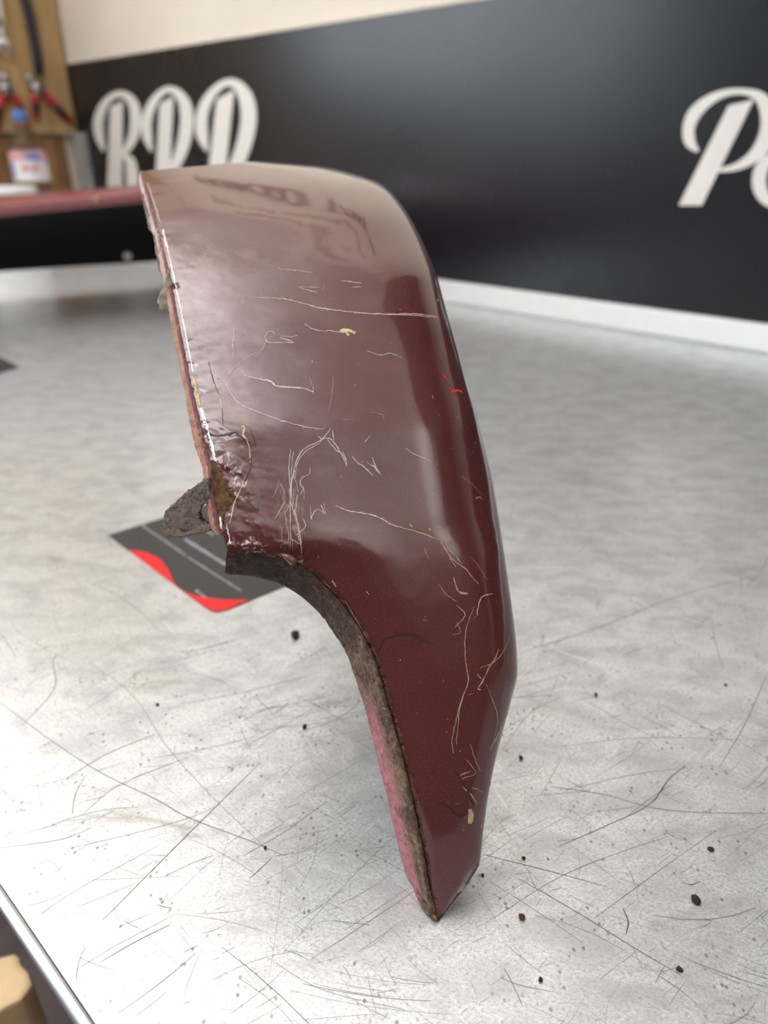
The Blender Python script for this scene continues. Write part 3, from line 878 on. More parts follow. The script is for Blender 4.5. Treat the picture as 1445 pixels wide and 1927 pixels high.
# mounting tab with a notch, and a torn flap of the flange
def plate(name, poly, Yc, tilt, mat, thick, label, sub=5):
    PL = np.array(poly + [poly[0]], float)
    S = np.concatenate([PL[i] + (PL[i + 1] - PL[i]) * np.linspace(0, 1, 6, endpoint=False)[:, None] for i in range(len(poly))])
    S = S + RNG.normal(0, .5, S.shape)
    from mathutils.geometry import delaunay_2d_cdt
    n_ = len(S)
    gx, gy = np.meshgrid(np.arange(S[:, 0].min(), S[:, 0].max(), 2.2), np.arange(S[:, 1].min(), S[:, 1].max(), 2.2))
    gx = gx + RNG.uniform(-.6, .6, gx.shape); gy = gy + RNG.uniform(-.6, .6, gy.shape)
    ok = inpoly_soft(gx, gy, S, 1e-6) > .5
    pts2 = [Vector((x, y)) for x, y in S] + [Vector((x, y)) for x, y in zip(gx[ok], gy[ok])]
    vo, _, fo, *_r = delaunay_2d_cdt(pts2, [], [list(range(n_))], 1, 1e-4)
    bm = bmesh.new()
    fr = [bm.verts.new(Vector(surf(v.x, v.y, Yc + tilt * (410 - v.x) / 100))) for v in vo]
    for tri in fo: bm.faces.new([fr[a] for a in tri])
    for v in bm.verts:
        v.co.y += (fbm(np.array([v.co.x * 420.]), np.array([v.co.z * 420.]), 4)[0] - .5) * .0013
    o = bm_obj(name, bm, mat, fender, True)
    md = o.modifiers.new('thickness', 'SOLIDIFY'); md.thickness = thick; md.offset = 0
    o['label'] = label
    return o
Yt = float(depthY(np.array([960.]))) + bow0(960)
plate('mounting_tab', [(392, 900), (384, 904), (352, 926), (326, 948), (312, 962), (311, 985), (312, 1003), (320, 1009), (350, 1007), (378, 1001), (399, 997), (404, 988), (388, 985), (378, 976), (376, 965), (379, 955), (386, 947), (402, 938)], Yt + .004, .006, M['rust_tab'], .0022, 'flaking rusty mounting tab')
Yf = float(depthY(np.array([545.]))) + bow0(545)
plate('torn_flap', [(319, 505), (312, 525), (306, 545), (300, 556), (297, 566), (301, 582), (308, 588), (314, 580), (322, 583), (331, 580), (327, 555)], Yf + .001, .001, M['filler'], .001, 'torn flap of pale filler')
plate('torn_strip', [(268, 362), (276, 392), (284, 420), (287, 436), (281, 432), (276, 410), (270, 385)], float(depthY(np.array([400.]))) + bow0(400) + .001, .001, M['filler'], .001, 'frayed strip of filler')
plate('torn_strip', [(290, 440), (297, 470), (304, 500), (304, 520), (299, 508), (294, 478)], float(depthY(np.array([470.]))) + bow0(470) + .001, .001, M['filler'], .001, 'frayed strip of filler')
# resin bead stuck to the notch
hb = on_fender(556, 1050)
bm = bmesh.new(); bp = hb[0] + hb[1] * .0004
tube(bm, [at_y(x, y, bp.y + dy) for x, y, dy in [(528, 1042, .0012), (540, 1048, .0003), (552, 1056, -.0004), (557, 1060, -.0006)]], [.0005, .0011, .0015, .0008], 12)
bm_obj('resin_bead', bm, M['bead'], fender, True)['label'] = 'glassy brown bead of sealer'

# ---- hidden run of the panel: from the rolled corner round to the far section
ctr = [(-.005, .52, .0, 1), (-.03, .75, 0, 1), (-.065, 1.0, 0, 1), (-.12, 1.17, 0, 1), (-.24, 1.215, 0, 1), (-.351, 1.17, 0, 1), (-.537, 1.07, 0, 1), (-.66, .96, 0, 1), (-.74, .80, 0, 1)]
PT = spline([(a, b) for a, b, _, _ in ctr], 90)
sx = np.concatenate([[0], np.cumsum(np.linalg.norm(np.diff(PT, axis=0), axis=1))]); sx /= sx[-1]
def zt_at(i):   # top height along the run
    return np.interp(sx[i], [0, .2, .45, .55, .62, .79, 1], [.196, .186, .180, .178, .176, .161, .150])
def zb_at(i):
    return np.interp(sx[i], [0, .15, .45, .62, .79, .90, .96, 1], [.070, .064, .05, .0465, .0465, .04, .015, .0006])
VO = []; VI = []; VT = []; VL = []
for i in range(90):
    p = PT[i]; t = PT[min(i + 1, 89)] - PT[max(i - 1, 0)]; t = t / np.linalg.norm(t)
    inn = np.array([-t[1], t[0]])                 # towards the inside of the curve (left of travel)
    zt_, zb_ = zt_at(i), zb_at(i)
    hgt = zt_ - zb_
    for j in range(9):
        u = j / 8
        deep = np.interp(sx[i], [0, .3, .5, .88, 1], [0, 0, 1, 1, .2])
        bulge = (.15 * deep + .012) * (1 - u ** 3.2)
        VO.append((p[0] - inn[0] * bulge, p[1] - inn[1] * bulge, zb_ + hgt * u))
        VI.append((p[0] - inn[0] * (bulge - .002), p[1] - inn[1] * (bulge - .002), zb_ + hgt * u - .001 * (j == 8)))
    # top flange slopes inwards, then a short lip hangs down
    fl_ = np.interp(sx[i], [0, .35, .5], [.03, .03, .085])  # made wider along the far section to shade the bench below
    for j in range(4):
        u = j / 3
        VT.append((p[0] + inn[0] * fl_ * u, p[1] + inn[1] * fl_ * u, zt_ + .0006 - .0085 * u ** 1.6))
    for j in range(3):
        u = j / 2
        VL.append((p[0] + inn[0] * fl_, p[1] + inn[1] * fl_, zt_ + .0003 - .0085 - .0100 * u))
def gridf(n, m): return [(i * m + j, i * m + j + 1, (i + 1) * m + j + 1, (i + 1) * m + j) for i in range(n - 1) for j in range(m - 1)]
mesh_obj('far_panel', VO, gridf(90, 9), M['maroon_far'], fender, True)
mesh_obj('far_inner_face', VI, gridf(90, 9), M['inner_black'], fender, True)['label'] = 'black inner face of the far section'
for nm, vv, m_ in (('top_flange', VT, 4), ('hanging_lip', VL, 3)):
    o = mesh_obj(nm, vv, gridf(90, m_), M['maroon_far'], fender, True)
    md = o.modifiers.new('thickness', 'SOLIDIFY'); md.thickness = .0012
# bridging skin between the rolled corner and the far run
rows_b = [i for i in range(90) if Gi[i, -1, 2] > .07]
E = [G2[int(round(i * (nt - 1) / 89)), -1] for i in rows_b]
V0 = np.array(VO[:9]); V1 = np.array(VO[9:18])
tan0 = np.array([(V0 - V1)[4][0], (V0 - V1)[4][1], 0]); tan0 /= np.linalg.norm(tan0)
VB = []
nb = 14
for a, e in enumerate(E):
    u = a / (len(E) - 1)
    tgt = np.array([np.interp(u * 8, range(9), V0[:, c_]) for c_ in range(3)])
    mid = tgt + tan0 * .05
    for j in range(nb):
        w_ = j / (nb - 1)
        VB.append(tuple(e * (1 - w_) ** 2 + mid * 2 * w_ * (1 - w_) + tgt * w_ ** 2))
mesh_obj('corner_skin', VB, gridf(len(E), nb), M['maroon_far'], fender, True)
mesh_obj('corner_inner_face', [(a - .002, b, c_) for a, b, c_ in VB], gridf(len(E), nb), M['inner_black'], fender, True)
# pale discs for lip rivets, and painted light through a hole in the inner face
def rivet_and_hole_light(px_, py_, r, dn, mat):
    d = ray(px_, py_)
    best = min(range(90), key=lambda i: abs(PT[i][0] / PT[i][1] - d.x / d.y) + (10 if PT[i][1] < .9 or i < 40 else 0))
    t = PT[best + 1] - PT[best - 1]; t /= np.linalg.norm(t); inn = Vector((-t[1], t[0], 0))
    c_ = at_y(px_, py_, PT[best][1]) + inn * dn
    d2 = ray(px_, py_)
    c_ = on_plane(px_, py_, Vector((PT[best][0], PT[best][1], 0)) + inn * dn, inn)
    bm = bmesh.new()
    a = Vector((t[0], t[1], 0)); n_ = 14
    rings = []
    for rr, off in ((r, 0), (r, .001), (r * .6, .0022)):
        rings.append([bm.verts.new(c_ + (a * math.cos(2 * math.pi * k / n_) + Z * math.sin(2 * math.pi * k / n_)) * rr + inn * off) for k in range(n_)])
    for A_, B_ in zip(rings[:-1], rings[1:]):
        for k in range(n_): bm.faces.new((A_[k], A_[(k + 1) % n_], B_[(k + 1) % n_], B_[k]))
    bm.faces.new(rings[-1]); bm.faces.new(rings[0][::-1])
    bm_obj('rivet_and_hole_light', bm, mat, fender, True)
rivet_and_hole_light(240, 482, .0065, -.004, M['filler'])  # spot of light through the hole, put in as a pale disc
rivet_and_hole_light(181, 376, .0040, .0862, M['m_tan'])

# ---- scratches on the face
fl = []
def fline(px_, wpx, mi, jit=0.6, n=None):
    L_ = sum(math.hypot(px_[i + 1][0] - px_[i][0], px_[i + 1][1] - px_[i][1]) for i in range(len(px_) - 1))
    S = spline(px_, n or max(6, int(L_ / 4)))
    S = S + RNG.normal(0, jit, S.shape) * .6
    pts = []
    for x, y in S:
        h_ = on_fender(x, y)
        if h_ is not None: pts.append(h_)
    if len(pts) < 2: return
    d = (pts[0][0] - CAMP).length / F
    wv = [wpx * .74 * d * (.35 + .65 * math.sin(math.pi * (i + .4) / (len(pts) - .2)) ** .5) * RNG.uniform(.55, 1.35) for i in range(len(pts))]
    fl.append((pts, wv, mi))
WHT, PAL, OCH, TAN, RED, DRK, CHP_GLINT = range(7)
for L_, wd, mi in [
    ([(476, 560), (541, 564), (603, 580), (665, 588), (727, 592), (770, 593), (825, 598)], 2.6, WHT), ([(727, 591), (780, 591), (822, 596)], 2.5, WHT),
    ([(503, 625), (499, 637), (503, 644), (530, 645), (553, 645)], 2, WHT), ([(503, 625), (512, 624), (518, 629)], 2, WHT), ([(527, 636), (540, 640), (552, 644)], 2.5, WHT), ([(528, 632), (548, 634), (560, 632)], 1.6, WHT),
    ([(441, 612), (439, 640), (439, 672)], 1.8, WHT), ([(574, 610), (585, 618), (615, 625)], 1.8, WHT), ([(614, 622), (640, 625), (652, 626)], 2.2, WHT),
    ([(561, 540), (575, 545), (599, 552)], 1.8, WHT), ([(565, 540), (600, 542)], 1.8, WHT), ([(642, 529), (655, 530), (680, 534)], 2.2, WHT), ([(664, 541), (680, 540)], 2, WHT),
    ([(690, 660), (715, 668), (735, 665), (757, 674)], 1.8, WHT), ([(497, 583), (508, 598), (512, 605)], 1.2, PAL), ([(480, 672), (495, 655), (500, 640)], 1.4, WHT), ([(522, 506), (550, 509), (588, 513)], 1.5, WHT),
    ([(482, 664), (457, 679), (435, 701), (426, 717), (431, 734), (449, 758), (474, 771), (529, 791), (584, 805), (607, 807), (612, 804)], 1.9, WHT),
    ([(457, 705), (479, 712), (510, 718), (518, 726), (543, 729), (571, 731), (589, 738)], 3.6, WHT), ([(479, 709), (512, 723), (530, 727), (560, 728)], 1.8, PAL), ([(589, 728), (590, 742)], 1.6, WHT),
    ([(627, 706), (626, 730), (623, 753), (619, 773)], 1.4, PAL), ([(392, 679), (402, 718), (413, 745)], 2.2, DRK), ([(413, 745), (416, 757), (418, 768)], 2.8, OCH), ([(418, 768), (420, 800)], 1.6, DRK),
    ([(454, 802), (461, 804), (457, 817), (464, 828)], 5, OCH), ([(464, 826), (470, 845), (471, 870)], 2.6, OCH), ([(471, 859), (471, 881), (460, 908)], 3.2, DRK), ([(460, 906), (446, 936), (439, 953), (436, 970), (432, 986)], 3, OCH),
    ([(432, 820), (441, 813), (452, 822), (464, 828)], 4.2, DRK), ([(470, 810), (478, 826), (481, 843)], 1.6, DRK), ([(431, 822), (445, 820), (462, 830)], 1.4, DRK),
    ([(622, 807), (604, 828), (571, 846), (557, 870), (553, 889), (547, 917), (546, 944)], 2.4, WHT), ([(619, 812), (600, 834), (575, 850), (561, 868), (555, 900)], 2, WHT), ([(625, 809), (628, 828)], 2, WHT),
    ([(598, 821), (606, 826), (620, 825), (640, 850), (652, 875)], 2.2, WHT), ([(615, 826), (634, 848), (648, 858), (652, 868)], 1.8, WHT), ([(645, 850), (650, 864), (653, 878)], 2.2, WHT),
    ([(547, 845), (544, 880), (546, 917), (546, 960), (547, 1027)], 2.2, WHT), ([(552, 850), (548, 900), (550, 950), (556, 980)], 1.7, WHT), ([(546, 944), (557, 972), (561, 990), (565, 1005), (568, 1041)], 2.4, WHT),
    ([(560, 930), (556, 960), (562, 1000), (566, 1030)], 3, TAN), ([(570, 975), (575, 990), (566, 1000), (556, 1008)], 1.8, WHT), ([(548, 1012), (560, 1022), (566, 1022)], 1.4, WHT),
    ([(584, 881), (582, 892), (568, 900), (565, 911), (571, 920), (565, 931)], 2, WHT), ([(584, 953), (586, 978), (590, 966), (598, 958), (612, 967), (609, 947)], 1.8, WHT), ([(604, 950), (610, 964)], 2.2, WHT),
    ([(663, 859), (673, 871), (687, 880), (701, 895)], 2.4, WHT), ([(700, 860), (708, 880), (718, 895)], 2.2, WHT), ([(692, 871), (705, 880), (715, 892)], 2.6, WHT), ([(698, 872), (714, 888)], 1.8, PAL), ([(517, 976), (526, 962), (537, 944)], 2, WHT),
    ([(763, 843), (779, 854), (813, 869)], 1.8, WHT), ([(631, 952), (656, 961), (684, 966), (712, 973), (735, 986), (768, 996)], 3, WHT), ([(764, 994), (802, 1007), (827, 1017)], 2.4, TAN),
    ([(827, 1017), (838, 1034), (852, 1053), (875, 1070), (889, 1087), (900, 1100)], 2.6, TAN), ([(840, 1030), (860, 1050), (868, 1060)], 2.2, TAN), ([(845, 1048), (858, 1068)], 1.8, TAN), ([(869, 896), (886, 910), (908, 933)], 1.6, PAL),
    ([(834, 706), (838, 712), (841, 717)], 4.5, RED), ([(845, 731), (852, 737), (862, 735), (869, 738)], 6, RED), ([(846, 731), (851, 740)], 1.6, WHT), ([(817, 582), (820, 590)], 5, RED),
    ([(886, 1048), (903, 1070), (917, 1092)], 1.5, PAL), ([(692, 776), (707, 778), (723, 781)], 1.4, PAL), ([(645, 790), (660, 790), (667, 789)], 1.4, PAL),
    ([(826, 1099), (839, 1118), (860, 1132)], 2.2, PAL), ([(853, 1086), (862, 1112), (868, 1117), (876, 1118)], 3, TAN), ([(864, 1114), (880, 1117)], 4, TAN),
    ([(926, 1118), (908, 1122), (901, 1135), (897, 1158)], 2.2, WHT), ([(859, 1138), (875, 1157), (866, 1170), (856, 1180)], 2, TAN), ([(860, 1170), (866, 1190), (852, 1194)], 2, PAL),
    ([(892, 1142), (882, 1167), (876, 1190), (876, 1243), (881, 1281), (868, 1318), (856, 1365), (850, 1394), (853, 1417)], 2, TAN), ([(880, 1285), (866, 1330), (860, 1380), (858, 1402)], 1.6, TAN),
    ([(938, 1221), (931, 1240), (923, 1251), (908, 1281), (898, 1297)], 3.4, TAN), ([(958, 1196), (949, 1222), (929, 1246), (903, 1257)], 1.6, TAN), ([(898, 1268), (905, 1278)], 1.6, WHT), ([(898, 1295), (904, 1298)], 2, WHT),
    ([(914, 1286), (929, 1324), (935, 1342), (933, 1371), (923, 1408)], 1.8, TAN), ([(955, 1342), (938, 1376), (930, 1395), (922, 1408)], 3, OCH), ([(885, 1400), (893, 1428), (903, 1451)], 2.2, PAL),
    ([(877, 1429), (890, 1445), (894, 1455), (865, 1467)], 1.8, TAN), ([(712, 1225), (722, 1205), (743, 1196), (769, 1193), (789, 1198), (815, 1215)], 4, DRK), ([(770, 1196), (795, 1204)], 3, DRK),  # dark arc draws the crease of a dent in colour
    ([(855, 1450), (877, 1482), (892, 1517)], 4, DRK), ([(824, 1515), (832, 1511), (848, 1523), (864, 1536), (879, 1528)], 4, DRK), ([(870, 1480), (890, 1500), (896, 1512)], 2, TAN),
    ([(884, 1522), (886, 1534), (884, 1550)], 13, TAN), ([(884, 1528), (883, 1546)], 5, OCH), ([(888, 1482), (900, 1486), (910, 1492)], 1.6, TAN), ([(865, 1460), (875, 1455), (885, 1452)], 2.5, TAN),
    ([(904, 1550), (906, 1558)], 5, TAN), ([(922, 1470), (922, 1482)], 4, TAN), ([(640, 623), (655, 622), (668, 627)], 12, OCH), ([(648, 618), (656, 632)], 6, OCH), ([(600, 1090), (615, 1100), (622, 1106)], 3, TAN),
    ([(625, 1092), (632, 1104)], 4, TAN), ([(650, 1130), (670, 1165), (690, 1200)], 2.2, TAN), ([(570, 1075), (590, 1088), (610, 1108)], 2.2, TAN),
    ([(895, 938), (903, 936), (906, 941)], 3, TAN), ([(770, 986), (776, 992)], 4, TAN), ([(806, 994), (810, 998)], 4, TAN),
]:
    fline(L_, wd, mi)
for a_, b_ in ((430, 560), (560, 720)):
    pass
# chipped edge: bare metal, filler and a painted white highlight along the torn left edge
for (x0, y0), (x1, y1), wd, mi in [((304, 432), (316, 480), 7, CHP_GLINT), ((316, 480), (340, 590), 3.5, CHP_GLINT), ((340, 590), (362, 700), 3.2, CHP_GLINT), ((362, 712), (374, 764), 8, OCH), ((366, 715), (370, 745), 5, TAN),
                                   ((376, 768), (392, 822), 8, CHP_GLINT), ((390, 815), (404, 868), 9, CHP_GLINT), ((382, 790), (396, 850), 5, DRK), ((412, 972), (420, 1030), 6, CHP_GLINT), ((424, 985), (432, 1024), 4, CHP_GLINT), ((276, 345), (300, 420), 3, WHT)]:
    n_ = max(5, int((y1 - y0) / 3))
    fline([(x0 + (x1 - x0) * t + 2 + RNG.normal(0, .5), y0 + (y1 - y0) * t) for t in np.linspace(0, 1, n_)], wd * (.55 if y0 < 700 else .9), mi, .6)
for i in range(150):       # specks and nicks
    x = RNG.uniform(350, 930); y = RNG.uniform(520, 1600)
    a = RNG.uniform(0, math.pi); l_ = RNG.exponential(4) + 1.5
    fline([(x, y), (x + l_ * math.cos(a) * .5, y + l_ * math.sin(a) * .5), (x + l_ * math.cos(a), y + l_ * math.sin(a))], RNG.uniform(.8, 1.7), int(RNG.choice([PAL, PAL, TAN, DRK, WHT])), .3, 4)
for i in range(26):        # hairlines around the scuffed corner
    x = RNG.normal(545, 14); y = RNG.uniform(860, 1020); a = math.pi / 2 + RNG.normal(0, .35); l_ = RNG.uniform(8, 40)
    fline([(x, y), (x + l_ * .5 * math.cos(a) + 1, y + l_ * .5 * math.sin(a)), (x + l_ * math.cos(a), y + l_ * math.sin(a))], .9, int(RNG.choice([PAL, WHT])), .3)
ribbons('scratch_marks', fl, [M['m_white'], M['m_pale'], M['m_ochre'], M['m_tan'], M['m_red'], M['m_dark'], M['m_chip_glint']], fender, .00012, label='pale and dark scratches, paint chips, a painted edge highlight and dent crease on the maroon face')

# ------------------------------------------------------------------ cards on the bench
def card(name, outline, label, thick=.0004):
    root = empty(name, sum((ground(*q) for q in outline), Vector()) / len(outline)); tag(root, label, 'card')
    bm = bmesh.new(); prism(bm, [ground(*q) + Z * thick for q in outline], Vector((0, 0, -thick + .00012)))
    bm_obj('sheet', bm, M['card'], root)
    return root
cA = card('flyer_card', [(203, 1008), (385, 1144), (398, 1151), (412, 1153), (430, 1148), (600, 1077), (420, 940)], 'black glossy card with a red wave lying under the fender tab')
wave = spline([(242, 1037), (270, 1040), (300, 1053), (316, 1072), (328, 1098), (352, 1116), (390, 1126), (430, 1130), (470, 1129)], 40)
redp = [tuple(q) for q in wave] + [(430, 1147.5), (412, 1152.3), (398, 1150.3), (386, 1144)]
bm = bmesh.new(); prism(bm, [ground(*q) + Z * .00055 for q in redp], Vector((0, 0, -.0001)))
bm_obj('red_wave', bm, M['card_red'], cA)['label'] = 'red wave print'
pr = []
def print_line(a, b, h0, h1, n):
    for i in range(n):
        u = (i + .15) / n; v = (i + .8) / n
        p = Vector(a).lerp(Vector(b), u); q_ = Vector(a).lerp(Vector(b), v)
        g1_, g2_ = ground(p.x, p.y), ground(q_.x, q_.y)
        hgt = RNG.uniform(h0, h1)
        pr.append(([(g1_.lerp(g2_, t), Z) for t in (0, .5, 1)], [hgt * RNG.uniform(.5, 1) for _ in range(3)], 0))
print_line((268, 990), (350, 1047), .0011, .0019, 26)
print_line((354, 1050), (455, 1114), .0011, .0019, 30)
print_line((348, 1016), (425, 1064), .0022, .0038, 17)
print_line((370, 990), (402, 1008), .0016, .003, 8)
print_line((368, 1112), (388, 1126), .001, .002, 4)
o = ribbons('small_print', pr, [M['card_print']], cA, .00056, label='silver lines of small print')
cB = card('flyer_card', [(-70, 668), (-10, 668), (38, 692), (-10, 706), (-90, 716)], 'dark card corner lying on the bench at the left photo border')

# ------------------------------------------------------------------ crumbs of dirt and rust
def crumb(px_, py_, size_px, mat, label, seed):
    c_ = ground(px_, py_); r = size_px * (c_ - CAMP).length / F * .5
    rg = random.Random(seed)
    bm = bmesh.new(); bmesh.ops.create_icosphere(bm, subdivisions=2, radius=r)
    ax = rg.uniform(.7, 1.25)
    for v in bm.verts:
        k_ = 1 + (fbm(np.array([v.co.x / r * 1.7 + seed]), np.array([v.co.y / r * 1.7 + v.co.z / r]), 3)[0] - .5) * .9
        v.co = Vector((v.co.x * k_ * ax, v.co.y * k_ / ax, v.co.z * k_ * .55))
    zmin = min(v.co.z for v in bm.verts)
    for v in bm.verts: v.co = v.co + c_ + Vector((0, 0, -zmin))
    o = bm_obj('crumb', bm, mat, None, True)
    bpy.context.view_layer.update()
    tag(o, label, 'crumb', 'crumbs of dirt on the bench')
for i, (x, y, s_, mt, lb) in enumerate([
    (555, 1197, 19, 'crumb', 'largest dark crumb, on the bench below the arch flange'), (573, 1369, 9, 'crumb', 'dark crumb left of the pink flange, below the largest crumb'),
    (981, 1728, 11, 'crumb_red', 'round reddish crumb right of the fender tip'), (1337, 1600, 9, 'crumb', 'black crumb at the right, above the grey one'),
    (1309, 1696, 15, 'crumb', 'grey-brown crumb at the lower right, larger than its neighbours'), (1017, 1845, 8, 'crumb', 'small dark crumb near the bottom, below the reddish one'),
    (985, 1616, 7, 'crumb', 'small crumb right beside the fender lower edge'), (1365, 1290, 6, 'crumb', 'tiny black crumb by the right border, on the grey middle of the bench'),
    (980, 1428, 8, 'crumb', 'small crumb right of the fender where it narrows'), (1121, 1309, 7, 'crumb', 'small crumb on a long scratch right of the fender'),
    (499, 1597, 7, 'crumb', 'small crumb at a crossing of scratches left of the fender tip'), (296, 1327, 6, 'crumb', 'tiny slim crumb on the bench left side, below the red card'),
    (1278, 1826, 10, 'crumb', 'dark crumb nearest the lower right corner'), (908, 1648, 6, 'crumb_red', 'tiny reddish crumb touching the fender shadow near its tip')]):
    crumb(x, y, s_, M[mt], lb, i * 3 + 1)

# ------------------------------------------------------------------ tool corner at the far left
Ee = -N                                                    # along the side wall, towards the camera
bt = .02
bs = corner_s - bt                                         # face of the tool board
def board_pt(px_, py_, off=0.): return on_plane(px_, py_, D * (bs - off), D)
zb0 = board_pt(75, 252).z
nb_edge = wall_n - .0065
bm = bmesh.new(); box_frame(bm, O, D, N, Z, (bs, corner_s - .001), (nb_edge - .62, nb_edge), (zb0, zb0 + 1.1)); bevel_all(bm, .002, 1)
tbd = bm_obj('tool_board', bm, M['ply']); tag(tbd, 'plywood tool board hung with pliers on the side wall', 'board')
# brown wooden back panel below it
nl = N.dot(on_plane(128, 300, D * (corner_s - .012), D))
root = empty('wood_panel', wp(corner_s - .006, nl - .4, 0.001)); tag(root, 'brown wooden panel below the plywood tool board', 'panel')
for k_ in range(7):
    bm = bmesh.new(); box_frame(bm, O, D, N, Z, (corner_s - .011 - .002 * (k_ % 2), corner_s - .001), (nl - .085 * (k_ + 1) + .002, nl - .085 * k_), (.001, zb0 - .004)); bevel_all(bm, .0015, 1)
    bm_obj('plank', bm, M['wood'], root)
# grey post in the corner
a_ = on_plane(133, 300, N * (wall_n - .02), N); b_ = on_plane(160, 300, N * (wall_n - .02), N)
bm = bmesh.new(); box_frame(bm, O, D, N, Z, (D.dot(b_), min(D.dot(a_), corner_s - .017)), (wall_n - .022, wall_n - .0055), (.001, wall_pt(140, 250, .02).z)); bevel_all(bm, .002, 2)
po = bm_obj('corner_post', bm, M['post']); tag(po, 'grey metal post in the corner beside the black board', 'post')
# tools hung on the board
def tool_tube(name, pts, rad, mat, parent, off=.008, flat=.6, n=12):
    bm = bmesh.new(); tube(bm, [board_pt(x, y, off) for x, y in pts], rad, n, flat, D)
    return bm_obj(name, bm, mat, parent, True)
def pliers(jaw, piv, h1, h2, label):
    r = empty('pliers', board_pt(*piv, .001)); tag(r, label, 'pliers', 'pliers on the tool board')
    for j in jaw: tool_tube('jaw', [piv, ((piv[0] + j[0]) / 2 + (j[0] - piv[0]) * .1, (piv[1] + j[1]) / 2), j], [.011, .008, .003], M['steel'], r)
    bm = bmesh.new(); c_ = board_pt(*piv, .013)
    tube(bm, [c_ + D * .012, c_ - D * .004], [.015, .013], 16); bm_obj('pivot', bm, M['steel'], r, True)
    for h_ in (h1, h2):
        g = tool_tube('handle', h_, [.008] + [.0105] * (len(h_) - 2) + [.007], M['red'], r)
        g2 = tool_tube('grip_inlay', [((h_[1][0] * .6 + h_[2][0] * .4), (h_[1][1] * .6 + h_[2][1] * .4)), h_[-2], ((h_[-2][0] + h_[-1][0]) / 2, (h_[-2][1] + h_[-1][1]) / 2)], [.006, .0085, .006], M['blackgrip'], r, .014)
        bpy.context.view_layer.update(); mw = g2.matrix_world.copy(); g2.parent = g; g2.matrix_parent_inverse = g.matrix_world.inverted()
pliers([(5, 130), (9, 132)], (13, 168), [(8, 178), (2, 190), (-4, 215), (-6, 250)], [(20, 178), (30, 186), (40, 208), (54, 240)], 'red and black handled pliers by the left photo border')
pliers([(50, 137), (62, 150)], (72, 168), [(66, 176), (64, 184), (68, 200), (68, 225)], [(80, 172), (92, 186), (112, 208), (136, 230)], 'spread pliers with one handle out to the right, above the bottle')
r = empty('pry_bar', board_pt(60, 70, .001)); tag(r, 'long navy bar hanging on the tool board above the pliers', 'tool')
tool_tube('bar', [(36, -60), (44, -20), (56, 30), (67, 85), (73, 125), (73, 143)], [.011, .0115, .012, .012, .012, .009], M['navy'], r, .012, .5)
tool_tube('hook', [(30, -84), (33, -72), (36, -60)], [.006, .008, .010], M['steel'], r, .012, .5)
r = empty('wrench', board_pt(6, 60, .001)); tag(r, 'chrome wrench hanging at the upper left photo corner', 'wrench')
tool_tube('shaft', [(-8, -60), (-4, -20), (2, 30), (5, 72)], [.006, .006, .006, .008], M['chrome'], r, .01, .6)
tool_tube('jaw', [(5, 72), (13, 84), (15, 96), (12, 104)], [.008, .007, .006, .004], M['chrome'], r, .012, .7)
tool_tube('jaw', [(5, 72), (0, 82), (-3, 94)], [.008, .007, .005], M['chrome'], r, .012, .7)

# plastic bottle
bc = at_y(80, 430, 1.74); bc.z = 0.0006
d1 = bc.xy.length / ray(80, 300).xy.length
br = .037
hc = H + ray(64, 209).z / ray(64, 209).xy.length * bc.xy.length      # cap top height
bot = empty('water_bottle', bc); tag(bot, 'clear plastic water bottle with blue cap and pink label', 'bottle')
hs = hc
prof = [(0, .006), (br * .6, .001), (br * .92, .002), (br, .012), (br, .05), (br * .96, .056), (br, .062), (br, hs * .60), (br * .97, hs * .66), (br * .80, hs * .76), (br * .52, hs * .86), (br * .33, hs * .905), (br * .31, hs * .93)]
bm = bmesh.new(); lathe(bm, prof, bc); bm_obj('body', bm, M['pet'], bot, True)
bm = bmesh.new(); lathe(bm, [(0, hs), (br * .36, hs), (br * .385, hs - .003), (br * .385, hs * .935), (br * .33, hs * .932)], bc); bm_obj('cap', bm, M['cap'], bot, True)
def band(name, z0, z1, mat, a0=0, a1=2 * math.pi, r_=br + .0008, par=None):
    n_ = max(4, int(40 * (a1 - a0) / (2 * math.pi)))
    V = []
    for i in range(n_ + 1):
        a = a0 + (a1 - a0) * i / n_
        V += [bc + Vector((r_ * math.cos(a), r_ * math.sin(a), z0)), bc + Vector((r_ * math.cos(a), r_ * math.sin(a), z1))]
    return mesh_obj(name, V, [(2 * i, 2 * i + 2, 2 * i + 3, 2 * i + 1) for i in range(n_)], mat, par or bot, True)
def bz(py_): d_ = ray(78, py_); return H + d_.z / d_.xy.length * (bc.xy.length - br)
lbl = band('label', bz(342), bz(288), M['lab_white'])
band('label_band', bz(303), bz(286), M['lab_pink'], r_=br + .0012, par=None)
ca = math.atan2(-bc.y, -bc.x)
band('label_peak', bz(303), bz(289), M['lab_blue'], ca - .1, ca + .65, br + .0016)
band('label_side', bz(335), bz(306), M['lab_blue'], ca - 1.25, ca - .95, br + .0012)
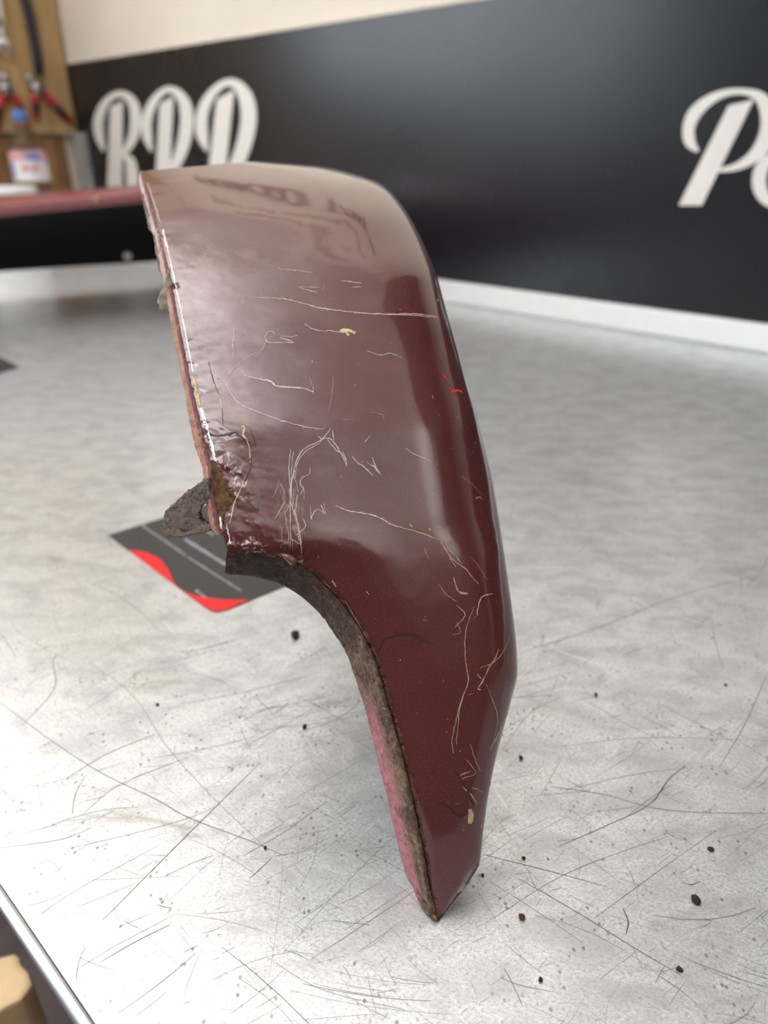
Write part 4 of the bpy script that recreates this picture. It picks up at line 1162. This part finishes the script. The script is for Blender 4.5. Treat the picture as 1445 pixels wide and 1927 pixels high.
# the blurred red word on the label: evian
TL = bz(322) ; TH = bz(312) - bz(322)
def glyph(a0, segs):
    V = []; Fc = []
    for (x0, y0, x1, y1) in segs:
        b0 = len(V)
        for (x, y) in ((x0, y0), (x1, y0), (x1, y1), (x0, y1)):
            a = a0 + x * .19; rr = br + .0018
            V.append(bc + Vector((rr * math.cos(a), rr * math.sin(a), TL + TH * y)))
        Fc.append((b0, b0 + 1, b0 + 2, b0 + 3))
    return V, Fc
segE = [(0, 0, .25, 1), (0, .8, .9, 1), (0, .4, .9, .58), (.7, .4, .9, 1), (0, 0, .9, .2)]
segV = [(0, .4, .22, 1), (.2, .15, .42, .6), (.35, 0, .55, .3), (.48, .15, .7, .6), (.68, .4, .9, 1)]
segI = [(.3, 0, .55, .95), (.3, 1.1, .55, 1.3)]
segA = [(.68, 0, .9, 1), (.1, .82, .9, 1), (0, 0, .22, .55), (0, .42, .9, .58), (0, 0, .9, .18)]
segN = [(0, 0, .22, 1), (0, .82, .8, 1), (.68, 0, .9, .9)]
aa = ca - .42
for sg in (segE, segV, segI, segA, segN):
    V, Fc = glyph(aa, sg); mesh_obj('letter', V, Fc, M['lab_red'], bot, True); aa += .2 if sg is not segI else .13

# white tub behind the far section
tc_ = at_y(8, 420, 1.62); tc_.z = .0006
tr_ = .078
ht = H + ray(20, 352).z / ray(20, 352).xy.length * (tc_.xy.length)
tub = empty('plastic_tub', tc_); tag(tub, 'white plastic tub with lid behind the fender, left of the bottle', 'tub')
bm = bmesh.new(); lathe(bm, [(0, 0), (tr_ * .82, 0), (tr_ * .86, .004), (tr_ * .97, ht - .012), (tr_ * .9, ht - .011)], tc_); bm_obj('bucket', bm, M['white_pl'], tub, True)
bm = bmesh.new(); lathe(bm, [(tr_ * .985, ht - .014), (tr_ * 1.0, ht - .012), (tr_ * 1.0, ht - .004), (tr_ * .96, ht), (tr_ * .88, ht), (tr_ * .86, ht - .003), (0, ht - .003)], tc_); bm_obj('lid', bm, M['white_pl'], tub, True)
